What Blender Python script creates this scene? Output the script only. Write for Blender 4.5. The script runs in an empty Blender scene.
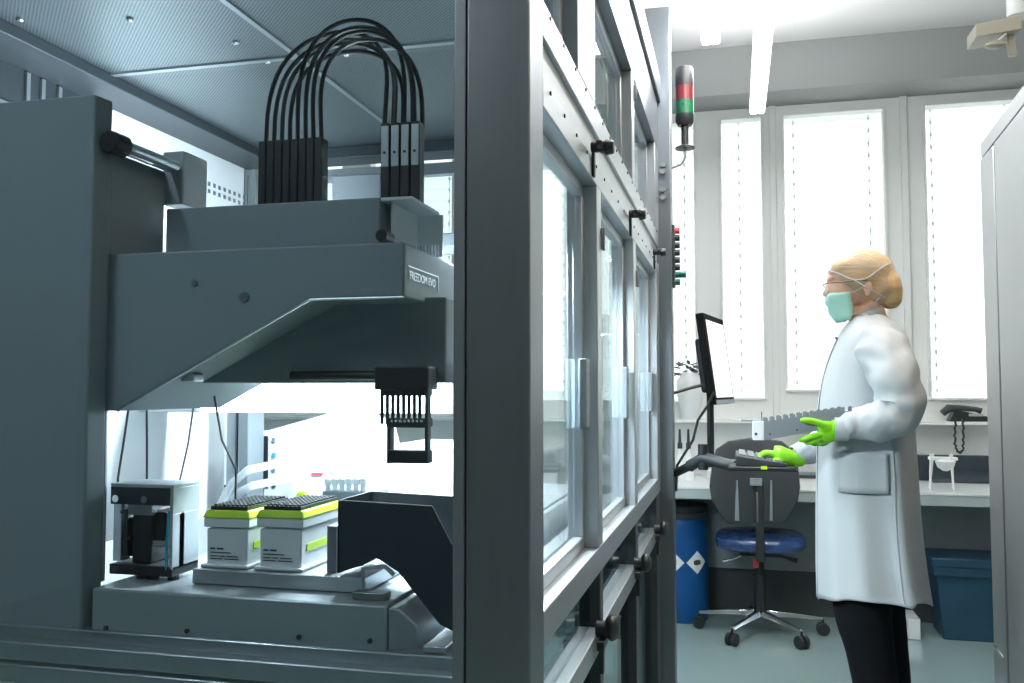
import bpy, bmesh, math, random
from mathutils import Vector, Matrix, noise
random.seed(7)
S = bpy.context.scene
COL = S.collection
R = math.radians
H = 1.27                      # eye height of the camera
YAW, PITCH, F = R(13.92), R(3.05), 900.0

# ---------------------------------------------------------------- camera
cd = bpy.data.cameras.new('camera'); cam = bpy.data.objects.new('camera', cd); COL.objects.link(cam)
cam.location = (0, 0, H); cam.rotation_euler = (math.pi/2 + PITCH, 0, YAW)
cd.sensor_width = 36.0; cd.lens = 36.0*F/1024.0; cd.clip_start = 0.05; cd.clip_end = 100
S.camera = cam
RM = cam.rotation_euler.to_matrix()

def ray(u, v): return RM @ Vector(((u-512)/F, (341.5-v)/F, -1.0))
def PY(u, v, y): d = ray(u, v); t = y/d.y; return Vector((d.x*t, y, H+d.z*t))
def PX(u, v, x): d = ray(u, v); t = x/d.x; return Vector((x, d.y*t, H+d.z*t))
def PZ(u, v, z): d = ray(u, v); t = (z-H)/d.z; return Vector((d.x*t, d.y*t, z))

# ---------------------------------------------------------------- materials
def nt(name):
    m = bpy.data.materials.new(name); m.use_nodes = True
    t = m.node_tree; b = t.nodes['Principled BSDF']; return m, t, b
def mat(name, col, rough=.5, metal=0, noise_amt=.06, nscale=8.0, stretch=(1,1,1), bump=0.0, coat=0, alpha=None, emit=None, estr=0, sheen=0, trans=0, spec=.5):
    m, t, b = nt(name)
    tc = t.nodes.new('ShaderNodeTexCoord'); mp = t.nodes.new('ShaderNodeMapping'); mp.inputs['Scale'].default_value = stretch
    nz = t.nodes.new('ShaderNodeTexNoise'); nz.inputs['Scale'].default_value = nscale; nz.inputs['Detail'].default_value = 4
    t.links.new(tc.outputs['Object'], mp.inputs['Vector']); t.links.new(mp.outputs['Vector'], nz.inputs['Vector'])
    cr = t.nodes.new('ShaderNodeMapRange'); cr.inputs['To Min'].default_value = 1-noise_amt; cr.inputs['To Max'].default_value = 1+noise_amt
    t.links.new(nz.outputs['Fac'], cr.inputs['Value'])
    mx = t.nodes.new('ShaderNodeVectorMath'); mx.operation = 'SCALE'; mx.inputs[0].default_value = col[:3]
    t.links.new(cr.outputs['Result'], mx.inputs['Scale']); t.links.new(mx.outputs['Vector'], b.inputs['Base Color'])
    rr = t.nodes.new('ShaderNodeMapRange'); rr.inputs['To Min'].default_value = max(.02, rough-.06); rr.inputs['To Max'].default_value = min(1, rough+.06)
    t.links.new(nz.outputs['Fac'], rr.inputs['Value']); t.links.new(rr.outputs['Result'], b.inputs['Roughness'])
    b.inputs['Metallic'].default_value = metal; b.inputs['Coat Weight'].default_value = coat
    b.inputs['Sheen Weight'].default_value = sheen; b.inputs['Specular IOR Level'].default_value = spec
    b.inputs['Transmission Weight'].default_value = trans
    if alpha is not None: b.inputs['Alpha'].default_value = alpha
    if emit: b.inputs['Emission Color'].default_value = (*emit, 1); b.inputs['Emission Strength'].default_value = estr
    if bump:
        bp = t.nodes.new('ShaderNodeBump'); bp.inputs['Strength'].default_value = bump; bp.inputs['Distance'].default_value = .01
        t.links.new(nz.outputs['Fac'], bp.inputs['Height']); t.links.new(bp.outputs['Normal'], b.inputs['Normal'])
    return m
def glass_mat(name, tint, refl=1.0, rough=.02):
    m, t, b = nt(name); t.nodes.remove(b); out = t.nodes['Material Output']
    tr = t.nodes.new('ShaderNodeBsdfTransparent'); tr.inputs['Color'].default_value = (*tint, 1)
    gl = t.nodes.new('ShaderNodeBsdfGlossy'); gl.inputs['Roughness'].default_value = rough; gl.inputs['Color'].default_value = (.95,.98,1,1)
    fr = t.nodes.new('ShaderNodeLayerWeight'); fr.inputs['Blend'].default_value = .5
    pw = t.nodes.new('ShaderNodeMath'); pw.operation = 'POWER'; pw.inputs[1].default_value = 5.0
    mu = t.nodes.new('ShaderNodeMath'); mu.operation = 'MULTIPLY_ADD'; mu.inputs[1].default_value = .8*refl; mu.inputs[2].default_value = .022*refl; mu.use_clamp = True
    mx = t.nodes.new('ShaderNodeMixShader')
    t.links.new(fr.outputs['Facing'], pw.inputs[0]); t.links.new(pw.outputs[0], mu.inputs[0]); t.links.new(mu.outputs[0], mx.inputs['Fac'])
    t.links.new(tr.outputs[0], mx.inputs[1]); t.links.new(gl.outputs[0], mx.inputs[2]); t.links.new(mx.outputs[0], out.inputs['Surface'])
    return m
def perf_mat(name, col, hole, pitch, rad=.33):
    m, t, b = nt(name)
    tc = t.nodes.new('ShaderNodeTexCoord'); vo = t.nodes.new('ShaderNodeTexVoronoi'); vo.voronoi_dimensions = '2D'
    vo.inputs['Scale'].default_value = 1/pitch; vo.inputs['Randomness'].default_value = 0
    rt = t.nodes.new('ShaderNodeMapping'); rt.inputs['Rotation'].default_value = (0, 0, R(45))
    t.links.new(tc.outputs['Object'], rt.inputs['Vector']); t.links.new(rt.outputs['Vector'], vo.inputs['Vector'])
    lt = t.nodes.new('ShaderNodeMapRange'); lt.inputs['From Min'].default_value = rad-.08; lt.inputs['From Max'].default_value = rad+.08
    t.links.new(vo.outputs['Distance'], lt.inputs['Value'])
    mx = t.nodes.new('ShaderNodeMix'); mx.data_type = 'RGBA'; mx.inputs['A'].default_value = (*hole, 1); mx.inputs['B'].default_value = (*col, 1)
    t.links.new(lt.outputs['Result'], mx.inputs['Factor']); t.links.new(mx.outputs['Result'], b.inputs['Base Color'])
    t.links.new(lt.outputs['Result'], b.inputs['Metallic']); b.inputs['Roughness'].default_value = .42
    return m
def emis(name, col, s):
    m, t, b = nt(name); b.inputs['Base Color'].default_value = (.9,.9,.9,1)
    b.inputs['Emission Color'].default_value = (*col, 1); b.inputs['Emission Strength'].default_value = s; return m
def slat_mat(name):
    m, t, b = nt(name); t.nodes.remove(b); out = t.nodes['Material Output']
    d = t.nodes.new('ShaderNodeBsdfDiffuse'); d.inputs['Color'].default_value = (.8,.82,.82,1)
    l = t.nodes.new('ShaderNodeBsdfTranslucent'); l.inputs['Color'].default_value = (.80,.82,.80,1)
    nz = t.nodes.new('ShaderNodeTexNoise'); nz.inputs['Scale'].default_value = 3
    mr = t.nodes.new('ShaderNodeMapRange'); mr.inputs['To Min'].default_value = .5; mr.inputs['To Max'].default_value = .6
    t.links.new(nz.outputs['Fac'], mr.inputs['Value'])
    mx = t.nodes.new('ShaderNodeMixShader'); t.links.new(mr.outputs['Result'], mx.inputs['Fac'])
    t.links.new(d.outputs[0], mx.inputs[1]); t.links.new(l.outputs[0], mx.inputs[2]); t.links.new(mx.outputs[0], out.inputs['Surface'])
    return m

M = {}
M['steel'] = mat('brushed_steel', (.215,.242,.265), .38, .9, .08, 6, (16,16,.8))
M['steel_h'] = mat('brushed_steel_flat', (.45,.49,.52), .30, .9, .10, 6, (2,20,2))
M['steel_dk'] = mat('dark_steel', (.25,.28,.305), .42, .75, .07, 5, (12,12,1))
M['cab'] = mat('cabinet_steel', (.36,.37,.375), .48, .7, .06, 4, (14,14,1))
M['alu'] = mat('aluminium_frame', (.50,.53,.56), .38, .85, .07, 5, (12,12,1))
M['chrome'] = mat('chrome', (.8,.82,.84), .12, 1, .02)
M['cover'] = mat('grey_cover', (.30,.345,.375), .6, .05, .05, 3, spec=.15)
M['base'] = mat('base_steel', (.46,.51,.54), .36, .55, .06, 5, (1,12,12))
M['frame_dk'] = mat('dark_frame_steel', (.055,.066,.075), .5, .5, .06, 5)
M['cover_lt'] = mat('light_grey_cover', (.50,.55,.59), .40, .25, .04, 3)
M['white_m'] = mat('white_enamel', (.80,.83,.85), .38, 0, .02)
M['white_p'] = mat('white_plastic', (.82,.84,.85), .35, 0, .02)
M['black'] = mat('black_plastic', (.014,.017,.020), .42, 0, .15, 20)
M['black_r'] = mat('black_rubber', (.02,.022,.025), .65, 0, .2, 30)
M['matt'] = mat('matt_black_case', (.012,.013,.015), .8, 0, .1, 20, spec=.06)
M['dkgrey'] = mat('dark_grey_plastic', (.030,.037,.043), .5, 0, .12, 12)
M['grey_p'] = mat('grey_plastic', (.22,.26,.29), .45, 0, .06, 12)
M['navy'] = mat('navy_plastic', (.022,.036,.047), .35, 0, .12, 5)
M['lime'] = mat('lime_plastic', (.60,.86,.02), .4, 0, .05)
M['tipbox'] = mat('tip_box_plastic', (.83,.865,.90), .35, 0, .03)
M['glass'] = glass_mat('clear_glass', (.93,.965,.97), 1.0)
M['glass_n'] = glass_mat('front_glass', (.88,.93,.95), 1.2)
M['acryl'] = glass_mat('acrylic', (.66,.74,.76), 1.0)  # tint deepened in place of the shade below the table
M['wglass'] = glass_mat('window_glass', (.96,.98,.97), .8)
M['visor'] = glass_mat('spectacle_lens', (.93,.96,.96), 1.5)
M['clear'] = mat('clear_plastic', (.85,.9,.93), .15, 0, .02, alpha=.35)
M['perf'] = perf_mat('perforated_steel', (.25,.29,.31), (.03,.04,.045), .0085)
M['wall'] = mat('painted_wall', (.60,.63,.63), .6, 0, .02, 3)
M['wall_dk'] = mat('grey_painted_wall', (.33,.36,.37), .6, 0, .03, 3)
M['beam'] = mat('grey_beam_paint', (.30,.315,.31), .6, 0, .03, 3)
M['ceil'] = mat('white_ceiling', (.80,.80,.79), .6, 0, .02, 2)
M['wframe'] = mat('window_frame_paint', (.86,.875,.86), .45, 0, .02, 4)
M['slat'] = slat_mat('blind_slats')
M['cord'] = mat('white_cord', (.9,.9,.9), .7)
M['floor'] = mat('teal_epoxy_floor', (.30,.42,.42), .16, 0, .05, 1.5, coat=.2)
M['desk'] = mat('desk_laminate', (.72,.77,.78), .3, 0, .02, 5)
M['desk_e'] = mat('desk_edge', (.40,.47,.48), .4, 0, .03, 5)
M['panel'] = mat('grey_panel', (.24,.27,.285), .5, 0, .04, 4)
M['plinth'] = mat('dark_plinth', (.05,.058,.062), .5, 0, .05)
M['barrel'] = mat('blue_drum_plastic', (.0,.06,.22), .35, 0, .05)
M['crate'] = mat('blue_crate_plastic', (.012,.055,.105), .4, 0, .08)
M['seat'] = mat('blue_vinyl', (.02,.055,.17), .28, 0, .08, 10, coat=.2)
M['red_p'] = mat('red_plastic', (.75,.06,.08), .4)
M['red_l'] = mat('red_lens', (.16,.012,.02), .3)
M['green_l'] = mat('green_lens', (.0,.11,.045), .3)
M['green_d'] = mat('green_button', (.0,.12,.09), .4)
M['cyan_p'] = mat('cyan_plastic', (.02,.40,.55), .4)
M['coat'] = mat('white_cotton', (.47,.50,.52), .85, 0, .04, 9, bump=.12, sheen=.1)
M['coat_d'] = mat('dark_piping', (.12,.15,.18), .7)
M['trousers'] = mat('black_trousers', (.006,.007,.009), .9, 0, .2, 15, spec=.15)
M['skin'] = mat('skin', (.78,.47,.33), .5, 0, .04, 12)
M['hair'] = mat('blond_hair', (.60,.41,.21), .5, 0, .34, 9, (1.0,6,9), bump=.3)
M['net'] = mat('hair_net', (.92,.93,.93), .6, 0, .02, alpha=.11)
M['mask'] = mat('green_mask_cloth', (.42,.72,.62), .85, 0, .05, 20, bump=.1)
M['glove'] = mat('green_nitrile', (.22,.62,.01), .42, 0, .06, 14)
M['shoe'] = mat('white_shoe', (.75,.76,.76), .5)
M['leaf'] = mat('dark_leaf', (.05,.075,.075), .5, 0, .2)
M['rack'] = mat('grey_rack_plastic', (.20,.225,.25), .45, 0, .05)
M['print'] = mat('black_print', (.05,.055,.06), .6)
M['ltext'] = mat('silver_lettering', (.95,.97,.98), .35, .9, .02)
M['beige'] = mat('beige_metal', (.42,.40,.34), .45, .2, .04)
M['screen'] = emis('lit_screen', (.88,.93,.95), .55)
M['tube'] = emis('lamp_tube', (.97,.98,1.0), 38.0)
M['tube_w'] = emis('warm_fill_tube', (1.0,.82,.56), 30.0)
M['tube_s'] = emis('soft_lamp_tube', (.95,.98,1.0), 13.0)
M['tube_d'] = emis('dim_fill_tube', (.95,.98,1.0), 7.0)
M['tube_f'] = emis('bright_fill_tube', (.93,.97,1.0), 62.0)
M['added_strip_w'] = emis('warm_fill_glow', (1.0,.78,.48), 60.0)
M['uplight'] = emis('ceiling_fill_glow', (.97,.98,1.0), 75.0)
M['ledbar'] = emis('led_bar', (.88,.96,1.0), 9.0)
M['ledbar2'] = emis('led_wash', (.88,.96,1.0), 9.0)

# ---------------------------------------------------------------- mesh building
OFF = {}
def off(o): return OFF.get(o.name, Vector((0,0,0))) if o else Vector((0,0,0))
class MB:
    def __init__(s): s.b = bmesh.new()
    def box(s, x0, x1, y0, y1, z0, z1):
        v = [s.b.verts.new(p) for p in ((x0,y0,z0),(x1,y0,z0),(x1,y1,z0),(x0,y1,z0),(x0,y0,z1),(x1,y0,z1),(x1,y1,z1),(x0,y1,z1))]
        for f in ((3,2,1,0),(4,5,6,7),(0,1,5,4),(1,2,6,5),(2,3,7,6),(3,0,4,7)): s.b.faces.new([v[i] for i in f])
        return s
    def obox(s, c, ax, ay, az):
        c = Vector(c); v = []
        for k in (-1,1):
            for (i,j) in ((-1,-1),(1,-1),(1,1),(-1,1)): v.append(s.b.verts.new(c+Vector(ax)*i+Vector(ay)*j+Vector(az)*k))
        for f in ((3,2,1,0),(4,5,6,7),(0,1,5,4),(1,2,6,5),(2,3,7,6),(3,0,4,7)): s.b.faces.new([v[i] for i in f])
        return s
    def prism(s, pts, d):
        d = Vector(d); a = [s.b.verts.new(Vector(p)) for p in pts]; c = [s.b.verts.new(Vector(p)+d) for p in pts]; n = len(pts)
        s.b.faces.new(a[::-1]); s.b.faces.new(c)
        for i in range(n): s.b.faces.new((a[i], a[(i+1)%n], c[(i+1)%n], c[i]))
        return s
    def loft(s, rings, cap=True, close=True):
        vs = [[s.b.verts.new(p) for p in r] for r in rings]; n = len(vs[0])
        for a, c in zip(vs, vs[1:]):
            for i in range(n if close else n-1):
                s.b.faces.new((a[i], a[(i+1)%n], c[(i+1)%n], c[i]))
        if cap: s.b.faces.new(vs[0][::-1]); s.b.faces.new(vs[-1])
        return s
    def tube(s, path, r, n=10, sy=1.0, cap=True):
        path = [Vector(p) for p in path]; rs = r if isinstance(r, (list, tuple)) else [r]*len(path); rings = []
        up = Vector((0,0,1)); prev = None
        for i, p in enumerate(path):
            t = (path[min(i+1, len(path)-1)]-path[max(i-1, 0)]).normalized()
            if prev is None:
                a = up.cross(t)
                if a.length < .05: a = Vector((1,0,0)).cross(t)
            else: a = prev-t*prev.dot(t)
            a.normalize(); prev = a; c = t.cross(a)
            rings.append([p+(a*math.cos(q)*sy+c*math.sin(q))*rs[i] for q in (2*math.pi*k/n for k in range(n))])
        return s.loft(rings, cap)
    def cyl(s, p0, p1, r0, r1=None, n=20): return s.tube([p0, p1], [r0, r0 if r1 is None else r1], n)
    def lathe(s, c, prof, n=28, axis='Z'):
        rings = []
        for (r, h) in prof:
            ring = []
            for k in range(n):
                q = 2*math.pi*k/n; a, b_ = r*math.cos(q), r*math.sin(q)
                ring.append(Vector(c)+Vector({'Z':(a,b_,h), 'Y':(a,h,-b_), 'X':(h,a,b_)}[axis]))
            rings.append(ring)
        return s.loft(rings)
    def ell(s, c, r, rot=None, n=20, m=12):
        c = Vector(c); rings = []
        for i in range(1, m):
            t = math.pi*i/m; ring = []
            for k in range(n):
                q = 2*math.pi*k/n; p = Vector((r[0]*math.sin(t)*math.cos(q), r[1]*math.sin(t)*math.sin(q), -r[2]*math.cos(t)))
                if rot: p = rot @ p
                ring.append(c+p)
            rings.append(ring)
        return s.loft(rings)
    def mesh(s, name):
        bmesh.ops.recalc_face_normals(s.b, faces=s.b.faces[:]); me = bpy.data.meshes.new(name); s.b.to_mesh(me); s.b.free(); return me
    def build(s, name, m, parent=None, smooth=False, bevel=0, seg=2):
        if parent is not None:
            bmesh.ops.translate(s.b, verts=s.b.verts[:], vec=-off(parent))
        me = s.mesh(name); o = bpy.data.objects.new(name, me); COL.objects.link(o); me.materials.append(M[m] if isinstance(m, str) else m)
        if parent is not None: o.parent = parent; OFF[o.name] = off(parent)
        if smooth:
            for p in me.polygons: p.use_smooth = True
            me.set_sharp_from_angle(angle=R(42))
        if bevel:
            bv = o.modifiers.new('b', 'BEVEL'); bv.width = bevel; bv.segments = seg; bv.limit_method = 'ANGLE'; bv.angle_limit = R(40)
            for p in me.polygons: p.use_smooth = True
            me.set_sharp_from_angle(angle=R(35))
        return o
def tag(o, label=None, cat=None, group=None, kind=None):
    if label: o['label'] = label
    if cat: o['category'] = cat
    if group: o['group'] = group
    if kind: o['kind'] = kind
    return o
def thing(name, loc, label, cat, group=None):
    o = bpy.data.objects.new(name, None); COL.objects.link(o); o.location = loc; o.empty_display_size = .05
    OFF[o.name] = Vector(loc); return tag(o, label, cat, group)
def struct(name, mb, m, parent=None, bevel=0, label=None):
    o = mb.build(name, m, parent, bevel=bevel)
    if parent is None: o['kind'] = 'structure'
    if label: o['label'] = label
    return o
def BOX(*a): return MB().box(*a)
def copy_tree(o, parent=None):
    c = o.copy(); COL.objects.link(c)
    if parent is not None: c.parent = parent
    for ch in [x for x in o.children]: copy_tree(ch, c)
    return c
def fuse(o, voxel, smooth=4, fac=.5):
    md = o.modifiers.new('r', 'REMESH'); md.mode = 'VOXEL'; md.voxel_size = voxel
    if smooth:
        sm = o.modifiers.new('s', 'SMOOTH'); sm.iterations = smooth; sm.factor = fac
    dg = bpy.context.evaluated_depsgraph_get(); me = bpy.data.meshes.new_from_object(o.evaluated_get(dg))
    mats = list(o.data.materials); o.modifiers.clear(); o.data = me
    if not me.materials:
        for x in mats: me.materials.append(x)
    for p in me.polygons: p.use_smooth = True
    return o
def text_mesh(s, size, mat_, parent, origin, right, up, name, extrude=.0004):
    cu = bpy.data.curves.new(name, 'FONT'); cu.body = s; cu.size = size; cu.extrude = extrude; cu.align_x = 'LEFT'; cu.align_y = 'CENTER'
    t = bpy.data.objects.new(name, cu); COL.objects.link(t)
    dg = bpy.context.evaluated_depsgraph_get(); me = bpy.data.meshes.new_from_object(t.evaluated_get(dg)); bpy.data.objects.remove(t)
    r = Vector(right).normalized(); u = Vector(up).normalized(); n = r.cross(u)
    X = Matrix(((r.x,u.x,n.x,0),(r.y,u.y,n.y,0),(r.z,u.z,n.z,0),(0,0,0,1))); X.translation = Vector(origin)-off(parent)
    me.transform(X); o = bpy.data.objects.new(name, me); COL.objects.link(o); o.parent = parent; OFF[o.name] = off(parent)
    me.materials.clear(); me.materials.append(M[mat_]); return o

# ================================================================ ROOM
WY, CZ = 5.75, 3.32
RX0, RX1, RY0 = -4.2, 2.6, -2.6
struct('floor', BOX(RX0, RX1, RY0, WY+.3, -.06, 0), 'floor')
struct('ceiling', BOX(RX0, RX1, RY0, WY+.3, CZ, CZ+.1), 'ceil')
struct('wall_left', BOX(RX0-.1, RX0, RY0, WY+.3, 0, CZ), 'wall')
struct('wall_right', BOX(RX1, RX1+.1, RY0, WY+.3, 0, CZ), 'wall')
struct('wall_rear', BOX(RX0, RX1, RY0-.1, RY0, 0, CZ), 'wall_dk')
# the beam that runs along the top of the window wall
struct('trim_1', BOX(RX0, RX1, 5.45, WY+.3, 3.03, CZ), 'beam')
# windows: (x0, x1, z0, z1) glass openings in the far wall
def wx(u, v=250): return PY(u, v, WY).x
zt = PY(742, 117, WY).z; zb = PY(742, 400, WY).z; zb2 = PY(830, 392, WY).z
wins = []
x_a, x_b = wx(720), wx(765); wins.append((x_a, x_b, zb, zt))
wins.append((wx(783), wx(888), zb2, zt))
wins.append((wx(925), wx(1010)+.1, zb, zt))
wl1 = wx(697); wins.append((wl1-.62, wl1, zb-.02, zt))
step = .80
for k in range(1, 4): wins.append((wl1-.62-step*k, wl1-step*k, zb-.02, zt))
wins.sort()
mb = MB()
mb.box(RX0, RX1, WY, WY+.12, 0, zb-.02)
mb.box(RX0, RX1, WY, WY+.12, zt, 3.03)
xs = RX0
for (a, b, c, d) in wins:
    mb.box(xs, a, WY, WY+.12, zb-.02, zt); xs = b
    if c > zb-.019: mb.box(a, b, WY, WY+.12, zb-.02, c)
mb.box(xs, RX1, WY, WY+.12, zb-.02, zt)
struct('wall_back', mb, 'wframe')
for i, (a, b, c, d) in enumerate(wins):
    f = MB(); w = .016
    f.box(a, b, WY-.02, WY+.05, d-w, d); f.box(a, b, WY-.02, WY+.05, c, c+w)
    f.box(a, a+w, WY-.02, WY+.05, c+w, d-w); f.box(b-w, b, WY-.02, WY+.05, c+w, d-w)
    o = struct('window_%d' % (i+1), f, 'wframe', bevel=.003)
    p = BOX(a+w, b-w, WY+.02, WY+.026, c+w, d-w).build('pane', 'wglass', o)
# vertical mullion mouldings between the lights, and the window ledge
mb = MB()
for u in (774, 906): x = wx(u); mb.box(x-.02, x+.02, WY-.025, WY, 1.0, 3.03)
struct('trim_2', mb, 'wframe', bevel=.004)
ledge_z = PY(960, 421, WY).z
struct('trim_3', BOX(RX0, RX1, WY-.14, WY, ledge_z-.02, ledge_z), 'wframe', bevel=.004)
struct('baseboard_back', BOX(RX0, RX1, 5.38, WY, 0, .25), 'plinth')

# slatted blinds hanging outside each window
bl = ['narrow', 'middle', 'wide', 'left']
def blind(a, b, c, d, label):
    m = MB(); n = int((d-c+.1)/.078)
    for k in range(n+1):
        z = c-.05+k*.078
        m.loft([[(xx, WY+.17-.022*math.cos(q), z+.0405*math.sin(q)+.0) for q in [R(t_) for t_ in (-90,-60,-30,0,30,60,90)]] for xx in (a-.05, b+.05)], cap=False, close=False)
        continue
        m.prism([(a-.05, WY+.145, z-.046), (a-.05, WY+.152, z-.048), (a-.05, WY+.176, z), (a-.05, WY+.166, z+.050), (a-.05, WY+.159, z+.048), (a-.05, WY+.168, z)], (b-a+.1, 0, 0))
    o = m.build('window_blind', 'slat'); tag(o, label, 'blind', 'closed slatted blinds outside the windows')
    q = MB()
    for fx in ([.45] if b-a < .34 else [.13, .87]) if True else []:
        x = a+(b-a)*fx; q.box(x-.0022, x+.0022, WY+.128, WY+.130, c-.05, d)
        for k in range(n+1):
            z = c-.02+k*.078
            q.ell((x, WY+.128, z), (.008, .003, .014), n=10, m=6)
    q.build('ladder_tape', 'slat', o)
n_far = 0
for (a, b, c, d) in wins:
    if abs(a-x_a) < .01: L = 'tall narrow white blind between the signal tower and the hanging lamp'
    elif abs(a-wx(783)) < .01: L = 'wide white slatted blind directly behind the person in the coat'
    elif abs(a-wx(925)) < .01: L = 'white slatted blind glowing above the telephone on the ledge'
    elif abs(b-wl1) < .01: L = 'white blind behind the red and green signal tower'
    else:
        n_far += 1; L = ['', 'white blind seen through the farthest panes, end of the row', 'white blind seen through the robot enclosure, second from the row end', 'white blind seen through the glass doors beside the corner post'][n_far]
    blind(a, b, c, d, L)

# pendant ceiling lamps running along the room
def lamp(x, y0, y1, z, label, tm='tube'):
    t = thing('pendant_lamp', (x, (y0+y1)/2, z), label, 'lamp', 'long pendant ceiling lamps')
    MB().prism([(x-.042, y0, z), (x+.042, y0, z), (x+.034, y0, z+.07), (x-.034, y0, z+.07)], (0, y1-y0, 0)).build('housing', 'white_p', t, bevel=.004)
    g = MB()
    for s in (-.019, .019): g.box(x+s-.014, x+s+.014, y0+.03, y1-.03, z-.012, z+.002)
    g.build('tube', tm, t)
    BOX(x-.03, x+.03, y0+.05, y1-.05, z+.0702, z+.074).build('uplight', 'added_strip_w' if tm == 'tube_w' else 'uplight' if tm == 'tube' else 'white_p', t)  # on the lit lamps this top strip glows, added to brighten the ceiling
    for y in (y0+.3, y1-.25): MB().cyl((x, y, z+.07), (x, y, CZ), .006, n=8).build('suspension_wire', 'alu', t)
    return t
e1 = PZ(757, 113, 2.74); e2 = PZ(711, 44, 2.74)
lamp(e1.x, e1.y-2.9, e1.y, 2.74, 'long white lamp hanging lowest above the narrow window blind')
lamp(e2.x, e2.y-1.6, e2.y, 2.74, 'short white pendant lamp left of the long one, over the glass doors')
lamp(1.0, .9, 3.2, 2.9, 'added pendant lamp out of view over the steel cabinet, for warm fill', 'tube_w')  # added out of view to warm the upper right
lamp(-1.5, -.7, .7, 2.9, 'added unseen pendant lamp above and in front of the robot enclosure', 'tube_f')  # added out of view to brighten the machine's near faces
lamp(.75, -.6, .8, 2.9, 'added unseen pendant lamp above the viewpoint on the aisle side', 'tube_d')  # added overhead fill for the near side of the person

# ================================================================ ENCLOSURE
XR, XG, YN, YF, XL, ZC, ZTOP = -.272, -.306, 1.20, 3.45, -2.03, 2.25, 2.45
E = thing('machine_enclosure', (-1.15, 2.3, 0), 'large steel framed glass enclosure around the pipetting robot', 'enclosure')
pl = PY(453, 300, YN).x; pg = PY(466, 300, YN).x
# corner post nearest the camera: wide steel upright with a groove and a glazing strip
BOX(pg, XR, YN, YN+.09, 0, ZTOP).build('corner_post', 'steel', E, bevel=.003)
BOX(pl, pg-.002, YN+.001, YN+.07, 0, ZTOP).build('glazing_strip', 'steel_dk', E, bevel=.002)
# uprights at the far end and the left
fp0 = PY(659, 300, 3.38).x; fp1 = PY(672, 300, 3.38).x
BOX(fp0-.05, fp1, 3.38, 3.47, 0, 2.72).build('corner_post', 'steel', E, bevel=.003)
BOX(XL-.08, XL, YF-.02, YF+.07, 0, ZTOP).build('corner_post', 'steel', E, bevel=.003)
# right wall openings
LOW = [(1.30, 1.829), (1.885, 2.52), (2.58, 3.27)]
ZS, ZH = .950, 1.691
def rail(y0, y1, z0, z1, x0=XG-.02, x1=XR, m='alu', name='rail'):
    return BOX(x0, x1, y0, y1, z0, z1).build(name, m, E, bevel=.002)
rail(YN+.09, 3.38, ZH, 1.736)
rail(YN+.09, 3.38, 1.798, 1.854)
BOX(XG-.012, XR-.008, YN+.09, 3.38, 1.736, 1.798).build('infill_strip', 'cover_lt', E)
rail(YN+.09, 3.38, .898, ZS)
rail(YN+.09, 3.38, 2.168, 2.35, m='steel')
BOX(XG-.05, XR+.012, YN, 3.38, 2.35, ZTOP).build('top_cover', 'steel_dk', E, bevel=.004)
for z, y, dy in ((1.845, 1.343, .114), (1.727, 1.343, .118)):
    while y < 3.3:
        MB().cyl((XR-.001, y, z), (XR+.002, y, z), .0035, n=8).build('screw', 'dkgrey', E); y += dy
# uprights between the doors
for (y0, y1) in ((1.829, 1.885), (2.52, 2.58), (3.27, 3.38)):
    BOX(XG-.03, XR, y0, y1, ZS, ZH).build('upright', 'alu', E, bevel=.002)
def door(y0, y1, z0, z1, name, handle=True, m='alu', gm='glass'):
    w = .024
    f = MB(); f.box(XG-.014, XG+.006, y0, y1, z0, z0+w); f.box(XG-.014, XG+.006, y0, y1, z1-w, z1)
    f.box(XG-.014, XG+.006, y0, y0+w, z0+w, z1-w); f.box(XG-.014, XG+.006, y1-w, y1, z0+w, z1-w)
    o = f.build(name, m, E, bevel=.002)
    BOX(XG-.006, XG-.001, y0+w, y1-w, z0+w, z1-w).build('glass_pane', gm, o)
    for z in (z0+(z1-z0)*.86, ) if y0 > 1.5 else ():
        h = MB().box(XR+.001, XR+.004, y0-.014, y0+.008, z-.022, z+.022).cyl((XR+.005, y0-.003, z-.024), (XR+.005, y0-.003, z+.024), .0035, n=8)
        h.build('hinge', 'steel_dk', o, bevel=.001)
    if handle:
        zc = z0+(z1-z0)*.42
        g = MB().box(XG+.006, XG+.022, y1-.075, y1-.03, zc-.07, zc+.07)
        g.build('handle', 'grey_p', o, bevel=.004)
    return o
for (y0, y1) in LOW: door(y0, y1, ZS, ZH, 'glass_door')
UP = [(1.30, 1.60), (1.81, 2.495), (2.56, 3.25)]
ZU0, ZU1 = 1.854, 2.166
for (y0, y1) in UP: door(y0, y1, ZU0, ZU1, 'upper_window', handle=False)
for (y0, y1) in ((1.60, 1.81), (2.495, 2.56), (3.25, 3.38)):
    BOX(XG-.03, XR, y0, y1, ZU0, ZU1).build('upright', 'alu' if y0 > 1.7 else 'steel', E, bevel=.002)
# black latches on the rail between lower and upper doors
for (u, v) in ((598, 147), (634, 214), (657, 252)):
    p = PX(u, v, XR+.012)
    g = MB().cyl((XR-.002, p.y, p.z), (XR+.030, p.y, p.z), .011, n=10).cyl((XR+.026, p.y, p.z-.002), (XR+.044, p.y, p.z-.002), .016, .013, n=10)
    g.box(XR+.012, XR+.024, p.y-.03, p.y+.03, p.z-.006, p.z+.006).box(XR, XR+.006, p.y-.008, p.y+.008, p.z-.06, p.z-.01)
    g.build('latch', 'black', E, bevel=.002)
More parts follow.
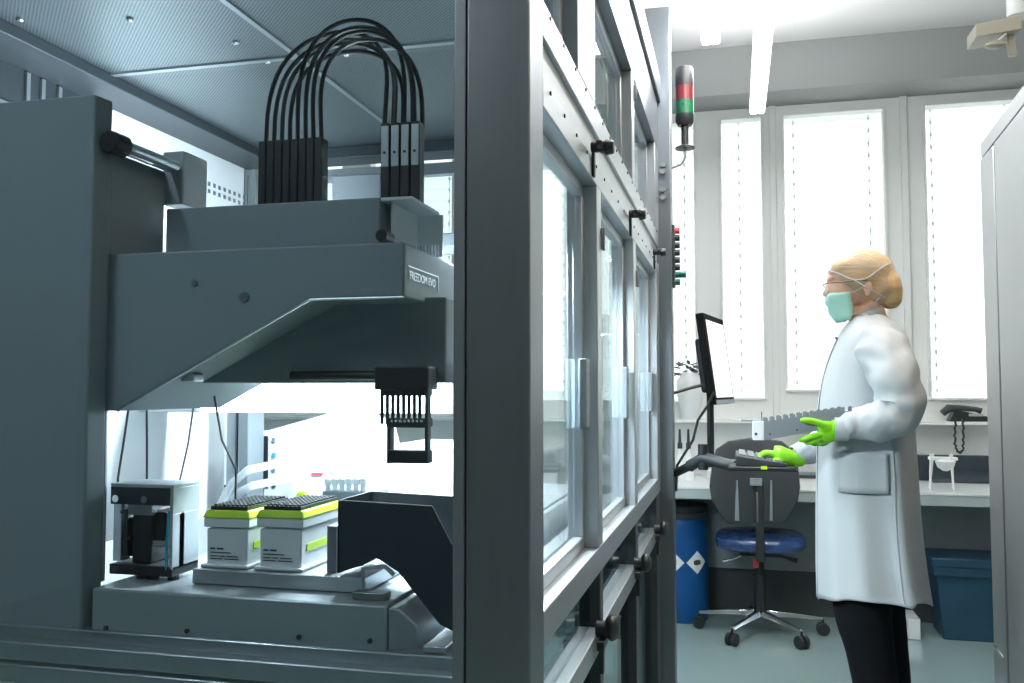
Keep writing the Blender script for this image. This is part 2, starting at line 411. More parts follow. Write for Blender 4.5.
# lower part under the sills: clear panels, lower rail, uprights
rail(1.33, 3.38, .742, .787, m='alu')
for (y0, y1) in ((1.845, 1.885), (2.52, 2.58), (3.20, 3.38)):
    BOX(XG-.02, XR, y0, y1, 0.02, .898).build('leg', 'frame_dk', E, bevel=.002)  # legs coloured dark to stand in for the shade down here
for (y0, y1) in ((1.30, 1.845), (1.885, 2.52), (2.58, 3.20)):
    BOX(XG+.008, XG+.012, y0, y1, .787, .898).build('clear_panel', 'acryl', E)
    BOX(XG+.008, XG+.012, y0, y1, .05, .742).build('clear_panel', 'acryl', E)
for (y, z) in ((1.80, .796), (2.49, .796), (3.12, .796)):
    g = MB().cyl((XR-.002, y, z), (XR+.028, y, z), .017, n=12).ell((XR+.03, y, z+.004), (.016, .026, .026), n=12, m=8)
    g.box(XR+.004, XR+.018, y-.035, y+.03, z-.034, z-.016).box(XR+.004, XR+.014, y-.012, y+.004, z-.085, z-.03)
    g.build('latch', 'black', E, bevel=.002)
# ceiling of perforated sheet with frame bars and seams
BOX(XL, pl, YN+.01, YF, ZC, ZC+.02).build('ceiling_panel', 'perf', E)
pb0 = PZ(0, 70, ZC-.03)
BOX(XL-.005, XL+.16, YN+.01, YF, ZC-.035, ZC).build('ceiling_frame', 'frame_dk', E, bevel=.003)
BOX(XL+.16, XG-.03, YF-.13, YF, ZC-.045, ZC).build('ceiling_frame', 'frame_dk', E, bevel=.003)
BOX(XL+.16, XG-.03, YF-.02, YF+.02, ZC-.11, ZC-.06).build('far_rail', 'alu', E, bevel=.003)
a = PZ(225, 0, ZC); b_ = PZ(395, 128, ZC)
m = MB().box(a.x-.008, a.x+.008, YN+.1, YF-.1, ZC-.006, ZC); yy = PZ(240, 62, ZC).y
m.box(XL+.16, pl, yy-.010, yy+.010, ZC-.005, ZC); m.build('panel_seam', 'alu', E)
m = MB()
for (u, v) in ((236, 43), (268, 62), (49, 61), (87, 77), (347, 55), (130, 20), (20, 20)):
    p = PZ(u, v, ZC-.004); MB().ell((p.x, p.y, ZC-.004), (.010, .010, .006), n=10, m=6).build('ceiling_screw', 'chrome', E, smooth=True)
# walls: white back panel, near glass, far glass
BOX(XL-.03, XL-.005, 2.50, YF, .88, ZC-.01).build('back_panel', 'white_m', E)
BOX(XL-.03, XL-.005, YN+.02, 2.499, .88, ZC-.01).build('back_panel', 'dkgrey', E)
for y in (2.20, 2.26, 2.33): BOX(XL-.004, XL+.004, y, y+.014, 1.5, ZC-.04).build('grille_bar', 'alu', E)
BOX(XL-.004, XL+.002, 1.9, 2.5, 2.08, 2.10).build('grille_bar', 'alu', E)
m = MB()
va, vb = PX(198, 181, XL), PX(244, 192, XL)
for r_ in range(2):
    for k in range(10):
        y = va.y+(vb.y-va.y)*k/9; z = va.z-.03*r_
        BOX(XL-.006, XL-.003, y, y+.016, z, z+.016).build('vent_slot', 'steel_dk', E)
BOX(XL, pl, YN+.036, YN+.042, .80, ZC-.01).build('front_glass', 'glass_n', E)
BOX(XL, pl, YN, YN+.06, ZC-.01, ZTOP).build('header', 'steel', E, bevel=.003)
BOX(XL, XG-.03, YF, YF+.006, .9, ZC-.06).build('far_glass', 'glass', E)
for u in (425, ):
    p = PY(335, 200, YF); q = PY(378, 200, YF)
    BOX(p.x, q.x+.02, YF-.03, YF-.001, PY(335, 196, YF).z-.06, PY(335, 178, YF).z).build('filter_box', 'cover_lt', E, bevel=.003)
# table inside the enclosure
T = MB().box(XL+.02, XG-.03, YN+.09, YF-.02, .84, .875)
T.build('table_top', 'steel_h', E, bevel=.003)
g = MB()
for k, z in enumerate((.79, .826)): g.box(XL+.02, XG-.035, YN+.062, YN+.09, z, z+.030)
g.build('table_edge', 'alu', E, bevel=.003)
g = MB()
for k in range(3): g.box(-.46+.045*k, -.46+.045*k+.036, YN+.10, YF-.05, .876, .886)
g.build('profile_rail', 'alu', E, bevel=.002)
for (x, y) in ((XL+.06, YN+.12), (XL+.06, YF-.08), (-1.0, YF-.08), (-.42, YF-.06)):
    BOX(x-.03, x+.03, y-.03, y+.03, 0, .84).build('table_leg', 'alu', E, bevel=.003)

# ================================================================ ROBOT
RB = thing('pipetting_robot', (-1.0, 1.7, .876), 'grey pipetting robot with a wedge arm, hoses and black tip head', 'robot')
YB = 1.30
def pz(u, v, y): return PY(u, v, y)
# base block with bevelled front end
a = PY(98, 590, YB); b_ = PY(386, 604, YB); z0 = PY(240, 652, YB).z; zt_ = .5*(a.z+b_.z)
DZ = zt_                         # deck height
bx0, bx1 = -1.98, b_.x
BOX(a.x-.012, bx1, YB, 3.1, z0+.004, DZ).build('base', 'base', RB, bevel=.004)
g = MB().prism([(bx1+.002, YB+.004, z0+.004), (bx1+.045, YB+.03, z0+.004), (bx1+.040, YB+.03, DZ-.035), (bx1+.015, YB+.012, DZ-.006), (bx1+.002, YB+.004, DZ-.004)], (0, 1.75, 0))
g.build('front_bumper', 'base', RB, bevel=.003)
g = MB()
for (u, v) in ((187, 631), (299, 637), (370, 641), (106, 628)): p = PY(u, v, YB-.001); MB().cyl((p.x, YB+.001, p.z), (p.x, YB-.003, p.z), .004, n=10).build('base_screw', 'dkgrey', RB)
# rear tower on the left
tz = PY(50, 99, YB).z; tx = PY(92, 300, YB).x
MB().prism([(tx-.9, YB-.006, z0+.012), (tx, YB-.006, z0+.012), (tx+.004, YB+.037, z0+.012), (tx-.9, YB+.037, z0+.012)], (0, 0, tz-z0-.012)).build('tower_cover', 'cover', RB, bevel=.004)
y2 = PX(165, 200, tx-.002).y
BOX(tx-.4, tx-.002, YB+.04, y2, PX(150, 400, tx).z, PX(150, 165, tx).z).build('tower', 'cover', RB, bevel=.004)
BOX(tx-.03, tx+.0, YB+.042, YB+.05, DZ+.0005, PX(112, 420, tx).z+.02).build('tower_edge', 'alu', RB, bevel=.002)
p0 = PX(113, 143, tx+.02); p1 = PX(175, 163, tx+.02); p1.x = p0.x; p1.z = p0.z
MB().cyl(p0, p1, .013, n=14).build('guide_rod', 'chrome', RB, smooth=True)
MB().cyl(p0-Vector((0,.012,0)), p0+Vector((0,.028,0)), .021, n=8).build('rod_end', 'black', RB, bevel=.003)
q0 = PY(163, 152, y2); q1 = PY(183, 204, y2)
BOX(q0.x, q1.x, y2, y2+.08, q1.z, q0.z).build('end_bracket', 'cover_lt', RB, bevel=.003)
# upper carriage housing
YC = 1.43
a = PY(166, 208, YC); b_ = PY(380, 198, YC); zc1 = .5*(a.z+b_.z); zc0 = PY(270, 262, YC).z
BOX(a.x, b_.x, YC, YC+.22, zc0, zc1).build('carriage_housing', 'cover', RB, bevel=.003)
# flange at the carriage end
x2 = PY(418, 200, YC).x
g = MB().box(b_.x, x2-.012, YC+.004, YC+.15, zc1-.006, zc1).box(b_.x+.012, b_.x+.016, YC+.02, YC+.15, zc0+.02, zc1-.006)
g.box(b_.x+.014, x2-.004, YC+.145, YC+.15, zc0+.02, zc1-.006)
g.build('end_flange', 'white_m', RB, bevel=.001)
p = PY(383, 236, YC-.01); MB().cyl((p.x, YC-.02, p.z), (p.x, YC+.02, p.z), .011, n=10).build('cable_clip', 'black', RB, bevel=.002)
g = MB()
for k in range(9):
    x = b_.x+.022+k*.006; g.cyl((x, YC+.10, zc0-.02), (x, YC+.10, zc0+.035), .0022, n=6)
g.build('fine_tubes', 'clear', RB)
# arm: wedge cover
YA = 1.34; AT = .32
Pn = [PY(u, v, YA) for (u, v) in ((102, 253), (403, 243), (405, 297), (310, 300), (118, 411), (102, 415))]
xr = .5*(Pn[1].x+Pn[2].x); zt2 = .5*(Pn[0].z+Pn[1].z); zl = .5*(Pn[2].z+Pn[3].z)
prof = [(Pn[0].x, zt2), (xr, zt2), (xr, zl), (Pn[3].x, zl), (Pn[4].x, Pn[4].z), (Pn[5].x, Pn[4].z)]
MB().prism([(x, YA, z) for (x, z) in prof], (0, AT, 0)).build('arm_cover', 'cover', RB, bevel=.004)
g = MB().tube([(Pn[4].x, YA-.001, Pn[4].z), (Pn[3].x, YA-.001, zl), (xr, YA-.001, zl)], .0022, 8)
g.build('arm_lip', 'alu', RB)
g = MB()
for (u, v, r_) in ((195, 283, .006), (244, 297, .009)): p = PY(u, v, YA); MB().cyl((p.x, YA-.002, p.z), (p.x, YA+.002, p.z), r_, n=14).build('arm_plug', 'steel_dk', RB)
# badge on the arm end, with the lettering as in the photograph
BY0 = PX(408, 270, xr).y; bz = PX(420, 279, xr).z
g = MB(); hh = .014
y0_, y1_ = BY0, BY0+.150
for (ya, yb, za, zb_) in ((y0_, y1_, bz+hh, bz+hh+.0014), (y1_, y1_+.0014, bz-hh, bz+hh+.0014)): g.box(xr, xr+.0008, ya, yb, za, zb_)
g.build('badge_outline', 'ltext', RB)
text_mesh('FREEDOM EVO', .0195, 'ltext', RB, (xr+.0006, BY0+.006, bz), (0,1,0), (0,0,1), 'lettering')
# inner beam below the arm
YI = 1.44
a = PY(190, 383, YI); b_ = PY(446, 383, YI)
MB().prism([(a.x-.10, YI, a.z), (b_.x, YI, a.z), (b_.x, YI, zl+.01), (PY(300, 300, YI).x, YI, zl+.01)], (0, .16, 0)).build('arm_beam', 'cover', RB, bevel=.003)
x3 = PY(452, 300, YI).x
MB().prism([(b_.x+.001, YI+.03, a.z), (b_.x+.05, YI+.03, a.z), (b_.x+.05, YI+.03, a.z+.09), (b_.x+.02, YI+.03, a.z+.02), (b_.x+.001, YI+.03, a.z+.0)], (0, .1, 0)).build('end_cheek', 'cover_lt', RB, bevel=.002)
p = PY(292, 376, YI-.004); q = PY(380, 378, YI-.004)
MB().tube([(p.x, YI-.006, p.z), (q.x, YI-.006, p.z)], .0085, 10).build('cable_sleeve', 'black', RB, smooth=True)
p = PY(190, 377, YA+.03); BOX(p.x-.012, p.x+.014, YA+.02, YA+.05, p.z-.008, p.z+.006).build('bracket', 'alu', RB, bevel=.002)
# hose block and hoses
YH = 1.52
hb = [PY(258+8.0*k, 140, YH) for k in range(9)]
zb0 = PY(290, 206, YH).z; zb1 = PY(290, 139, YH).z
for k in range(8):
    BOX(hb[k].x+.0008, hb[k+1].x-.0008, YH, YH+.03, zb0, zb1).build('hose_block', 'black', RB, bevel=.002)
cb = [PY(380+10*k, 140, YH) for k in range(5)]
for k in range(4):
    c = BOX(cb[k].x+.001, cb[k+1].x-.001, YH, YH+.028, PY(400, 196, YH).z-.02, PY(400, 122, YH).z).build('connector', 'black', RB, bevel=.002)
    BOX(cb[k].x+.0025, cb[k+1].x-.0025, YH-.002, YH+.001, PY(400, 166, YH).z, PY(400, 125, YH).z).build('clip', 'cover_lt', c, bevel=.001)
    zd = PY(400, 152, YH).z; MB().cyl(((cb[k].x+cb[k+1].x)/2, YH-.001, zd), ((cb[k].x+cb[k+1].x)/2, YH-.004, zd), .0025, n=8).build('screw', 'dkgrey', c)
ends = []
for k in range(8):
    a = Vector(((hb[k].x+hb[k+1].x)/2, YH+.015, zb1-.005)); e = Vector((cb[0].x+.006+(cb[4].x-cb[0].x-.010)*k/7, YH+.006+.018*(k % 2), PY(400, 124, YH).z))
    pts = []; apex = PY(352, 17+ (k % 4)*9, YH).z; dy = .05-.012*k
    N = 26
    for i in range(N+1):
        t = i/N
        q = math.pi*t
        x = (a.x+e.x)/2 - (e.x-a.x)/2*math.cos(q)*(1+.10*math.sin(q))
        base = a.z+(e.z-a.z)*t
        z = base+(apex-base)*(math.sin(q)**.62)
        y = a.y+(e.y-a.y)*t+dy*math.sin(q)
        pts.append((x, y, z))
    MB().tube(pts, .0043, 8).build('hose', 'black', RB, smooth=True)
# tip head hanging below the beam
YP = 1.385
def hbx(u0, u1, v0, v1, y0, y1): p = PY(u0, v0, y0); q = PY(u1, v1, y0); return (p.x, q.x, y0, y1, q.z, p.z)
hd = BOX(*hbx(374, 428, 366, 390, YP, YP+.050)).build('tip_head', 'black', RB, bevel=.003)
BOX(*hbx(380, 424, 388, 396, YP+.004, YP+.048)).build('head_plate', 'black', hd, bevel=.002)
for k in range(8):
    u = 382+5.4*k; p = PY(u, 392, YP+.02); q = PY(u, 424, YP+.02)
    MB().cyl((p.x, YP+.02, p.z), (q.x, YP+.02, q.z), .0031, n=10).build('channel', 'black', hd, smooth=True)
BOX(*hbx(386, 425, 418, 428, YP, YP+.04)).build('channel_plate', 'dkgrey', hd, bevel=.002)
g = MB().box(*hbx(424.5, 427.5, 384, 464, YP, YP+.018)).box(*hbx(386.5, 390, 427, 464, YP+.02, YP+.04)).box(*hbx(387, 427.5, 450, 464, YP-.004, YP+.022))
g.build('gripper_frame', 'black', hd, bevel=.002)
g = MB()
for k in range(8): p = PY(392+4.2*k, 421, YP-.001); MB().cyl((p.x, YP-.002, p.z), (p.x, YP+.001, p.z), .0025, n=8).build('head_screw', 'chrome', hd)

# lamp bar under the robot arm and added unseen lamps that brighten the interior
def ledbar(p0, p1, m, label, facing):
    c = (Vector(p0)+Vector(p1))/2
    t = thing('light_bar', c, label, 'lamp', 'light bars inside the machine')
    return t
YLb = 1.78
a = PY(116, 412, YLb); b_ = PY(382, 412, YLb); zt3 = PY(250, 380, YLb).z
LB = thing('light_bar', ((a.x+b_.x)/2, YLb, a.z), 'bright white light bar glowing under the robot arm', 'lamp', 'light bars inside the machine')
BOX(a.x-.1, b_.x+.15, YLb+.01, YLb+.12, a.z, zt3+.05).build('housing', 'white_m', LB, bevel=.003)
BOX(PY(200, 400, YLb).x, b_.x+.15, YLb, YLb+.0095, a.z+.002, zt3+.03).build('diffuser', 'ledbar', LB)
def area(name, loc, rot, sx, sy, power, col, parent=None):
    l = bpy.data.lights.new(name, 'AREA'); l.shape = 'RECTANGLE'; l.size = sx; l.size_y = sy; l.energy = power; l.color = col
    o = bpy.data.objects.new(name, l); COL.objects.link(o); o.rotation_euler = rot
    if parent: o.parent = parent; o.location = Vector(loc)-off(parent)
    else: o.location = loc
    return o
# added lamps brightening the deck, unseen behind the arm: housings with a lit face
def hidden_lamp(x0, x1, y0, y1, z, label, power, rot, face):
    t = thing('light_bar', ((x0+x1)/2, (y0+y1)/2, z), label, 'lamp', 'light bars inside the machine')
    BOX(x0, x1, y0, y1, z, z+.03).build('housing', 'white_m', t, bevel=.003)
    area('fill_light', ((x0+x1)/2, (y0+y1)/2, z-.004), rot, x1-x0-.01, y1-y0-.01, power, (.86,.95,1), t)
hidden_lamp(-.85, -.45, 1.85, 1.95, 1.58, 'added unseen light bar over the deck, nearest behind the robot arm', 40, (0,0,0), 'down')
hidden_lamp(-1.15, -.60, 2.75, 2.85, 1.72, 'added unseen light bar farther back over the deck', 26, (0,0,0), 'down')
t = thing('light_bar', (-1.5, 1.95, 1.60), 'added unseen light bar washing the white rear panel of the machine', 'lamp', 'light bars inside the machine')  # lamp added behind the tower, unseen, to brighten the rear panel
BOX(-1.47, -1.44, 1.85, 2.9, 1.50, 1.62).build('housing', 'white_m', t, bevel=.003)
area('fill_light', (-1.474, 2.37, 1.56), (0, R(90+8), 0), .10, 1.0, 50, (.86,.95,1), t)

# ================================================================ ON THE DECK
# carrier plate
a = PZ(192, 583, DZ+.001); b_ = PZ(366, 588, DZ+.001)
YT = 1.385
cx0, cx1 = PY(192, 580, YT-.02).x, PY(364, 580, YT-.02).x
cz = PY(270, 573, YT-.02).z
CP = MB().box(cx0, cx1, YT-.02, YT+.36, DZ+.001, cz)
o = CP.build('carrier_plate', 'alu', bevel=.002); tag(o, 'flat metal carrier plate under the two tip boxes', 'plate')
def tipbox(u0, u1, label):
    x0, x1 = PY(u0, 560, YT).x, PY(u1, 560, YT).x; zt = PY((u0+u1)/2, 518, YT).z; zr = PY((u0+u1)/2, 510.5, YT).z; z0 = cz+.0005
    d = .155; cx = (x0+x1)/2
    t = thing('tip_box', (cx, YT+d/2, z0), label, 'tip box', 'white tip boxes with lime rims')
    s = .004
    MB().loft([[(x0+s*.2, YT+s*.2, z0), (x1-s*.2, YT+s*.2, z0), (x1-s*.2, YT+d-s, z0), (x0+s*.2, YT+d-s, z0)], [(x0, YT, zt-.018), (x1, YT, zt-.018), (x1, YT+d, zt-.018), (x0, YT+d, zt-.018)]]).build('box', 'tipbox', t, bevel=.003)
    BOX(x0-.004, x1+.004, YT-.003, YT+d+.003, zt-.016, zt).build('collar', 'tipbox', t, bevel=.002)
    BOX(x0-.006, x1+.006, YT-.008, YT+d+.008, z0, z0+.006).build('foot', 'tipbox', t, bevel=.002)
    MB().loft([[(x0-.006, YT-.005, zt), (x1+.006, YT-.005, zt), (x1+.006, YT+d+.005, zt), (x0-.006, YT+d+.005, zt)], [(x0-.001, YT+.001, zr), (x1+.001, YT+.001, zr), (x1+.001, YT+d-.001, zr), (x0-.001, YT+d-.001, zr)]]).build('rim', 'lime', t, bevel=.002)
    BOX(x0+.004, x1-.004, YT+.006, YT+d-.006, zr, zr+.006).build('tip_tray', 'black', t)
    g = MB()
    for i in range(8):
        for j in range(12):
            x = x0+.010+(x1-x0-.02)*i/7; y = YT+.012+(d-.024)*j/11; g.lathe((x, y, zr+.006), [(.0032, 0), (.0034, .003), (.0022, .0032)], 6)
    tips = g.build('tips', 'dkgrey', t); tips['kind'] = 'stuff'
    # small printed lines on the end face
    g = MB(); zl = z0+(zt-z0)*.36
    for (dz, segs) in ((0, ((.10, .22), (.26, .42))), (-.006, ((.10, .60), )), (-.012, ((.10, .28), (.31, .46), (.5, .78))), (-.0165, ((.1, .4), (.44, .8)))):
        for (s0, s1) in segs: g.box(x0+(x1-x0)*s0, x0+(x1-x0)*s1, YT-.0002, YT+.0022, zl+dz, zl+dz+(.0028 if dz == 0 else .0016))
    g.build('print', 'print', t)
    BOX(x1-.001, x1+.0012, YT+.02, YT+d-.03, z0+.03, z0+.042).build('lime_stripe', 'lime', t)
    return t
tipbox(206, 247, 'white tip box with lime rim beside the black pump module')
tipbox(259, 301, 'white tip box with lime rim beside the dark waste chute')

# black pump module with grey side
y0 = 1.37; x0, x1 = PY(109, 560, y0).x, PY(172, 560, y0).x; zT = PY(140, 484, y0).z; yb = PX(200, 484, x1).y
BM = thing('pump_module', ((x0+x1)/2, (y0+yb)/2, DZ), 'open black and grey pump module at the deck end by the tower', 'machine module')
BOX(x0, x1, y0, yb, zT-.006, zT).build('top_plate', 'cover_lt', BM, bevel=.001)
g = MB().box(x1-.006, x1, y0, yb, zT-.05, zT-.006).box(x1-.006, x1, y0, y0+.035, DZ+.02, zT-.05).box(x1-.006, x1, yb-.06, yb, DZ+.02, zT-.05).box(x1-.006, x1, y0+.035, yb-.06, DZ+.02, DZ+.05)
g.build('side_plate', 'cover_lt', BM, bevel=.001)
BOX(x0, x1-.006, y0, y0+.006, zT-.036, zT-.006).build('front_plate', 'dkgrey', BM, bevel=.001)
BOX(x0, x1, y0, yb, DZ+.008, DZ+.026).build('bottom_plate', 'black', BM, bevel=.002)
w = x1-x0
MB().box(x0+w*.12, x0+w*.44, y0+.022, y0+.08, DZ+.035, zT-.062).box(x0+w*.30, x0+w*.60, y0+.01, y0+.07, DZ+.026, zT-.045).box(x0+w*.52, x0+w*.78, y0+.03, yb-.06, zT-.10, zT-.05).build('motor', 'black', BM, bevel=.004)
g = MB().box(x0+.004, x0+.02, y0+.004, y0+.03, DZ+.03, zT-.036).box(x0+.02, x0+w*.62, y0+.008, y0+.024, zT-.055, zT-.037); g.build('bracket', 'alu', BM, bevel=.001)
MB().tube([(x0+w*.15, y0+.006, zT-.05), (x0+w*.28, y0-.004, zT-.045), (x0+w*.30, y0-.006, zT-.09), (x0+w*.22, y0+.006, zT-.125)], .0035, 8).build('cable', 'dkgrey', BM, smooth=True)
for f in (.1, .56): MB().cyl((x0+w*f, y0-.004, zT-.026), (x0+w*f, y0+.002, zT-.026), .0065, n=12).build('knob', 'chrome', BM, smooth=True)
g = MB()
for z in (.062, .056): g.box(x0+w*.62, x1-.007, y0+.012, y0+.016, DZ+z, DZ+z+.004)
g.build('guide_rail', 'alu', BM)
MB().cyl((x0+w*.25, y0-.002, DZ+.07), (x0+w*.25, y0+.01, DZ+.07), .003, n=8).build('red_light', 'red_p', BM)
for f in (.42, .6, .92):
    MB().cyl((x0+w*f, y0+.02, DZ), (x0+w*f, y0+.02, DZ+.01), .010, n=12).build('foot', 'black', BM)
MB().tube([(x1-.012, y0+.002, DZ+.02), (x1-.010, y0-.002, DZ+.06), (x1-.008, y0+.002, DZ+.12)], .0025, 8).build('cyan_cable', 'cyan_p', BM)

# dark chute on the right of the deck
yc = 1.36; dC = .13
CH = thing('waste_chute', (PY(390, 560, yc).x, yc+dC/2, DZ), 'dark blue open waste chute sloping down over the deck edge', 'chute')
fr = [PY(u, v, yc) for (u, v) in ((338, 500), (432, 506), (453, 547), (470, 590), (470, 640), (440, 625), (398, 572), (376, 558), (362, 566), (337, 573))]
MB().prism([(p.x, yc, p.z) for p in fr], (0, .004, 0)).build('front_wall', 'navy', CH, bevel=.0008)
bk = [(p.x, yc+dC, p.z+(0 if i > 1 else .0)) for i, p in enumerate(fr)]
MB().prism(bk, (0, .004, 0)).build('rear_wall', 'cover', CH)  # lighter grey than the chute, standing in for light on this wall
pa, pb = fr[0], fr[9]
BOX(pa.x, pa.x+.004, yc, yc+dC, pb.z, pa.z).build('side_wall', 'navy', CH)
g = MB()
for (i, j) in ((9, 8), (8, 7), (7, 6), (6, 5), (5, 4)):
    p, q = fr[i], fr[j]; g.prism([(p.x, yc+.004, p.z), (q.x, yc+.004, q.z), (q.x, yc+.004, q.z+.004), (p.x, yc+.004, p.z+.004)], (0, dC-.004, 0))
g.build('slide_floor', 'navy', CH)
p, q = PY(327, 526, yc+.03), PY(336, 575, yc+.03)
o = BOX(p.x, q.x-.001, yc+.03, yc+.09, cz+.0005, p.z).build('end_stop', 'grey_p', bevel=.001); tag(o, 'small grey upright block between tip box and chute', 'block')
cl = thing('clamp', (PZ(378, 580, DZ).x, 1.36, DZ), 'small metal clamp in the notch below the dark chute', 'clamp')
p = PY(375, 572, 1.345)
MB().tube([(p.x-.02, 1.345, DZ+.002), (p.x-.02, 1.345, p.z+.004), (p.x+.016, 1.345, p.z+.01), (p.x+.03, 1.35, p.z-.004)], .004, 8).build('rod', 'alu', cl, smooth=True)
BOX(p.x-.03, p.x+.025, 1.325, 1.352, DZ+.0005, DZ+.012).build('base', 'steel_dk', cl, bevel=.002)

# rear of the deck: white housing with slots, shelves, tube rack
yw = 2.15
W = thing('reader_unit', (PY(330, 480, yw).x, yw, DZ), 'large white unit with dark slots and coloured tabs behind the tip boxes', 'lab device')
pr = [PY(u, v, yw) for (u, v) in ((262, 432), (345, 409), (378, 424), (384, 448), (384, 540), (262, 540))]
zf = DZ+.001
pr[4].z = zf; pr[5].z = zf
MB().prism([(p.x, yw, p.z) for p in pr], (0, .12, 0)).build('housing', 'white_m', W, bevel=.006)
x0 = PY(256, 480, yw).x; x1 = pr[0].x
BOX(x0-.02, x1-.001, yw-.01, yw+.12, zf, PY(262, 432, yw).z).build('side_column', 'white_m', W, bevel=.008)
for (va, vb) in ((436, 462), (468, 489)):
    p = PY(263, va, yw-.012); q = PY(267, vb, yw-.012)
    BOX(p.x-.004, q.x+.002, yw-.013, yw-.009, q.z, p.z).build('slot', 'black', W, bevel=.001)
for (v, mm) in ((440, 'grey_p'), (455, 'cyan_p'), (469, 'grey_p'), (485, 'green_l')):
    p = PY(274, v, yw-.002); BOX(p.x-.004, p.x+.004, yw-.003, yw+.001, p.z-.006, p.z+.006).build('tab', mm, W)
p = PY(317, 474, yw-.002); BOX(p.x-.016, p.x+.016, yw-.003, yw+.001, p.z-.003, p.z+.003).build('red_mark', 'red_p', W)
# stacker with horizontal shelves, to the right
ys = 2.3
STK = thing('plate_stacker', (PY(410, 500, ys).x, ys, DZ), 'white plate stacker with dark shelf slits behind the black tip head', 'lab device')
p = PY(388, 445, ys); q = PY(450, 470, ys)
BOX(p.x, q.x+.06, ys, ys+.3, zf, p.z).build('housing', 'white_m', STK, bevel=.004)
g = MB()
for k in range(6): a = PY(384, 457+4.4*k, ys); b_ = PY(398, 457+4.4*k, ys); g.box(max(a.x, p.x+.002), b_.x, ys-.003, ys+.001, a.z-.002, a.z+.002)
g.build('slits', 'dkgrey', STK)
a = PY(386, 484, ys-.02); b_ = PY(396, 492, ys-.02); BOX(a.x, b_.x, ys-.03, ys-.001, b_.z-.02, a.z).build('display', 'dkgrey', STK, bevel=.002)
# tube rack with capped tubes
yt = 1.86
TR = thing('tube_rack', (PY(347, 495, yt).x, yt, DZ), 'grey rack holding a row of capped tubes behind the tip boxes', 'rack')
p = PY(322, 491, yt); q = PY(372, 510, yt)
BOX(p.x, q.x, yt, yt+.10, zf, p.z).build('rack_body', 'grey_p', TR, bevel=.002)
for k in range(6):
    u = 328+7*k; c = PY(u, 486, yt+.03)
    o = MB().lathe((c.x, yt+.03, PY(u, 492, yt+.03).z+.001), [(.006, 0), (.006, .016), (.0085, .016), (.0085, .028), (.006, .030)], 12).build('sample_tube', 'tipbox', smooth=True)
    tag(o, 'pale capped sample tube standing in the grey rack', 'tube', 'capped tubes in the grey rack')
p = PY(303, 497, 1.62)
o = MB().ell((p.x, 1.62, p.z-.004), (.016, .012, .018), n=14, m=10).box(p.x-.008, p.x+.008, 1.612, 1.628, zf, p.z-.008).build('lime_cap', 'lime', smooth=True); tag(o, 'small round lime cap standing behind the second tip box', 'cap')
# inner side wall and a dark upright
BP = thing('rear_partition', (-1.32, 2.0, DZ), 'pale partition sheet behind the black pump module', 'partition')
BOX(-1.34, -1.32, 1.55, 2.15, DZ+.001, PX(170, 400, -1.32).z+.06).build('sheet', 'white_m', BP)
x0 = PY(226, 450, 2.05).x; x1 = PY(250, 450, 2.05).x
o = MB().box(x0, x0+(x1-x0)*.42, 2.05, 2.12, zf, 1.42).box(x0+(x1-x0)*.58, x1, 2.04, 2.12, zf, 1.42).build('support_column', 'steel_dk', bevel=.003); tag(o, 'dark steel double upright between partition and white unit', 'column')
# cables hanging behind the module
for i, (pts, lab, mm) in enumerate(((((131, 413), (124, 440), (118, 478)), 'thin dark cable hanging nearest to the tower, over the pump module', 'dkgrey'),
        (((146, 412), (147, 445), (147, 480)), 'straight dark cable hanging over the middle of the pump module', 'black'),
        (((196, 412), (188, 445), (180, 480)), 'faint grey cable hanging over the pump module corner', 'grey_p'),
        (((212, 411), (222, 440), (236, 470)), 'dark slanting cable hanging in front of the dark uprights', 'black'))):
    yy = 1.56
    pp = [PY(u, v, yy) for (u, v) in pts]; pp = [Vector((p.x, yy, p.z)) for p in pp]
    pp[0].z += .05; pp.append(Vector((pp[-1].x, yy, zf+.002)))
    o = MB().tube(pp, .0022, 8).build('hanging_cable', mm, smooth=True); tag(o, lab, 'cable')
# clear tubing
for i, (uv, lab) in enumerate(((((222, 502), (232, 484), (248, 470), (270, 464)), 'clear plastic hose arching highest above the first tip box'), (((228, 505), (240, 492), (252, 486), (266, 483)), 'clear plastic hose running low above the first tip box'))):
    pp = [PY(u, v, 1.95) for (u, v) in uv]; pp[-1].y = 2.13; pp.insert(0, Vector((pp[0].x-.02, 1.95, zf+.012)))
    o = MB().tube(pp, .010, 10).build('clear_hose', 'clear', smooth=True); tag(o, lab, 'hose')

# ================================================================ FAR SIDE OF THE ROOM
# desk along the window wall
DY = 4.88; DH = PY(690, 487, DY).z
DK = thing('desk', (.4, 5.3, 0), 'long pale desk under the windows', 'desk')
BOX(-3.2, 2.3, DY, WY-.141, DH-.012, DH).build('desk_top', 'desk', DK, bevel=.003)
BOX(-3.2, 2.3, DY+.004, WY-.15, DH-.062, DH-.012).build('desk_edge', 'desk_e', DK)
BOX(-3.2, 2.3, 5.33, 5.37, .255, DH-.062).build('modesty_panel', 'panel', DK)
for x in (-3.1, -1.7, 2.2): BOX(x-.03, x+.03, DY+.06, 5.32, 0, DH-.062).build('leg', 'alu', DK)
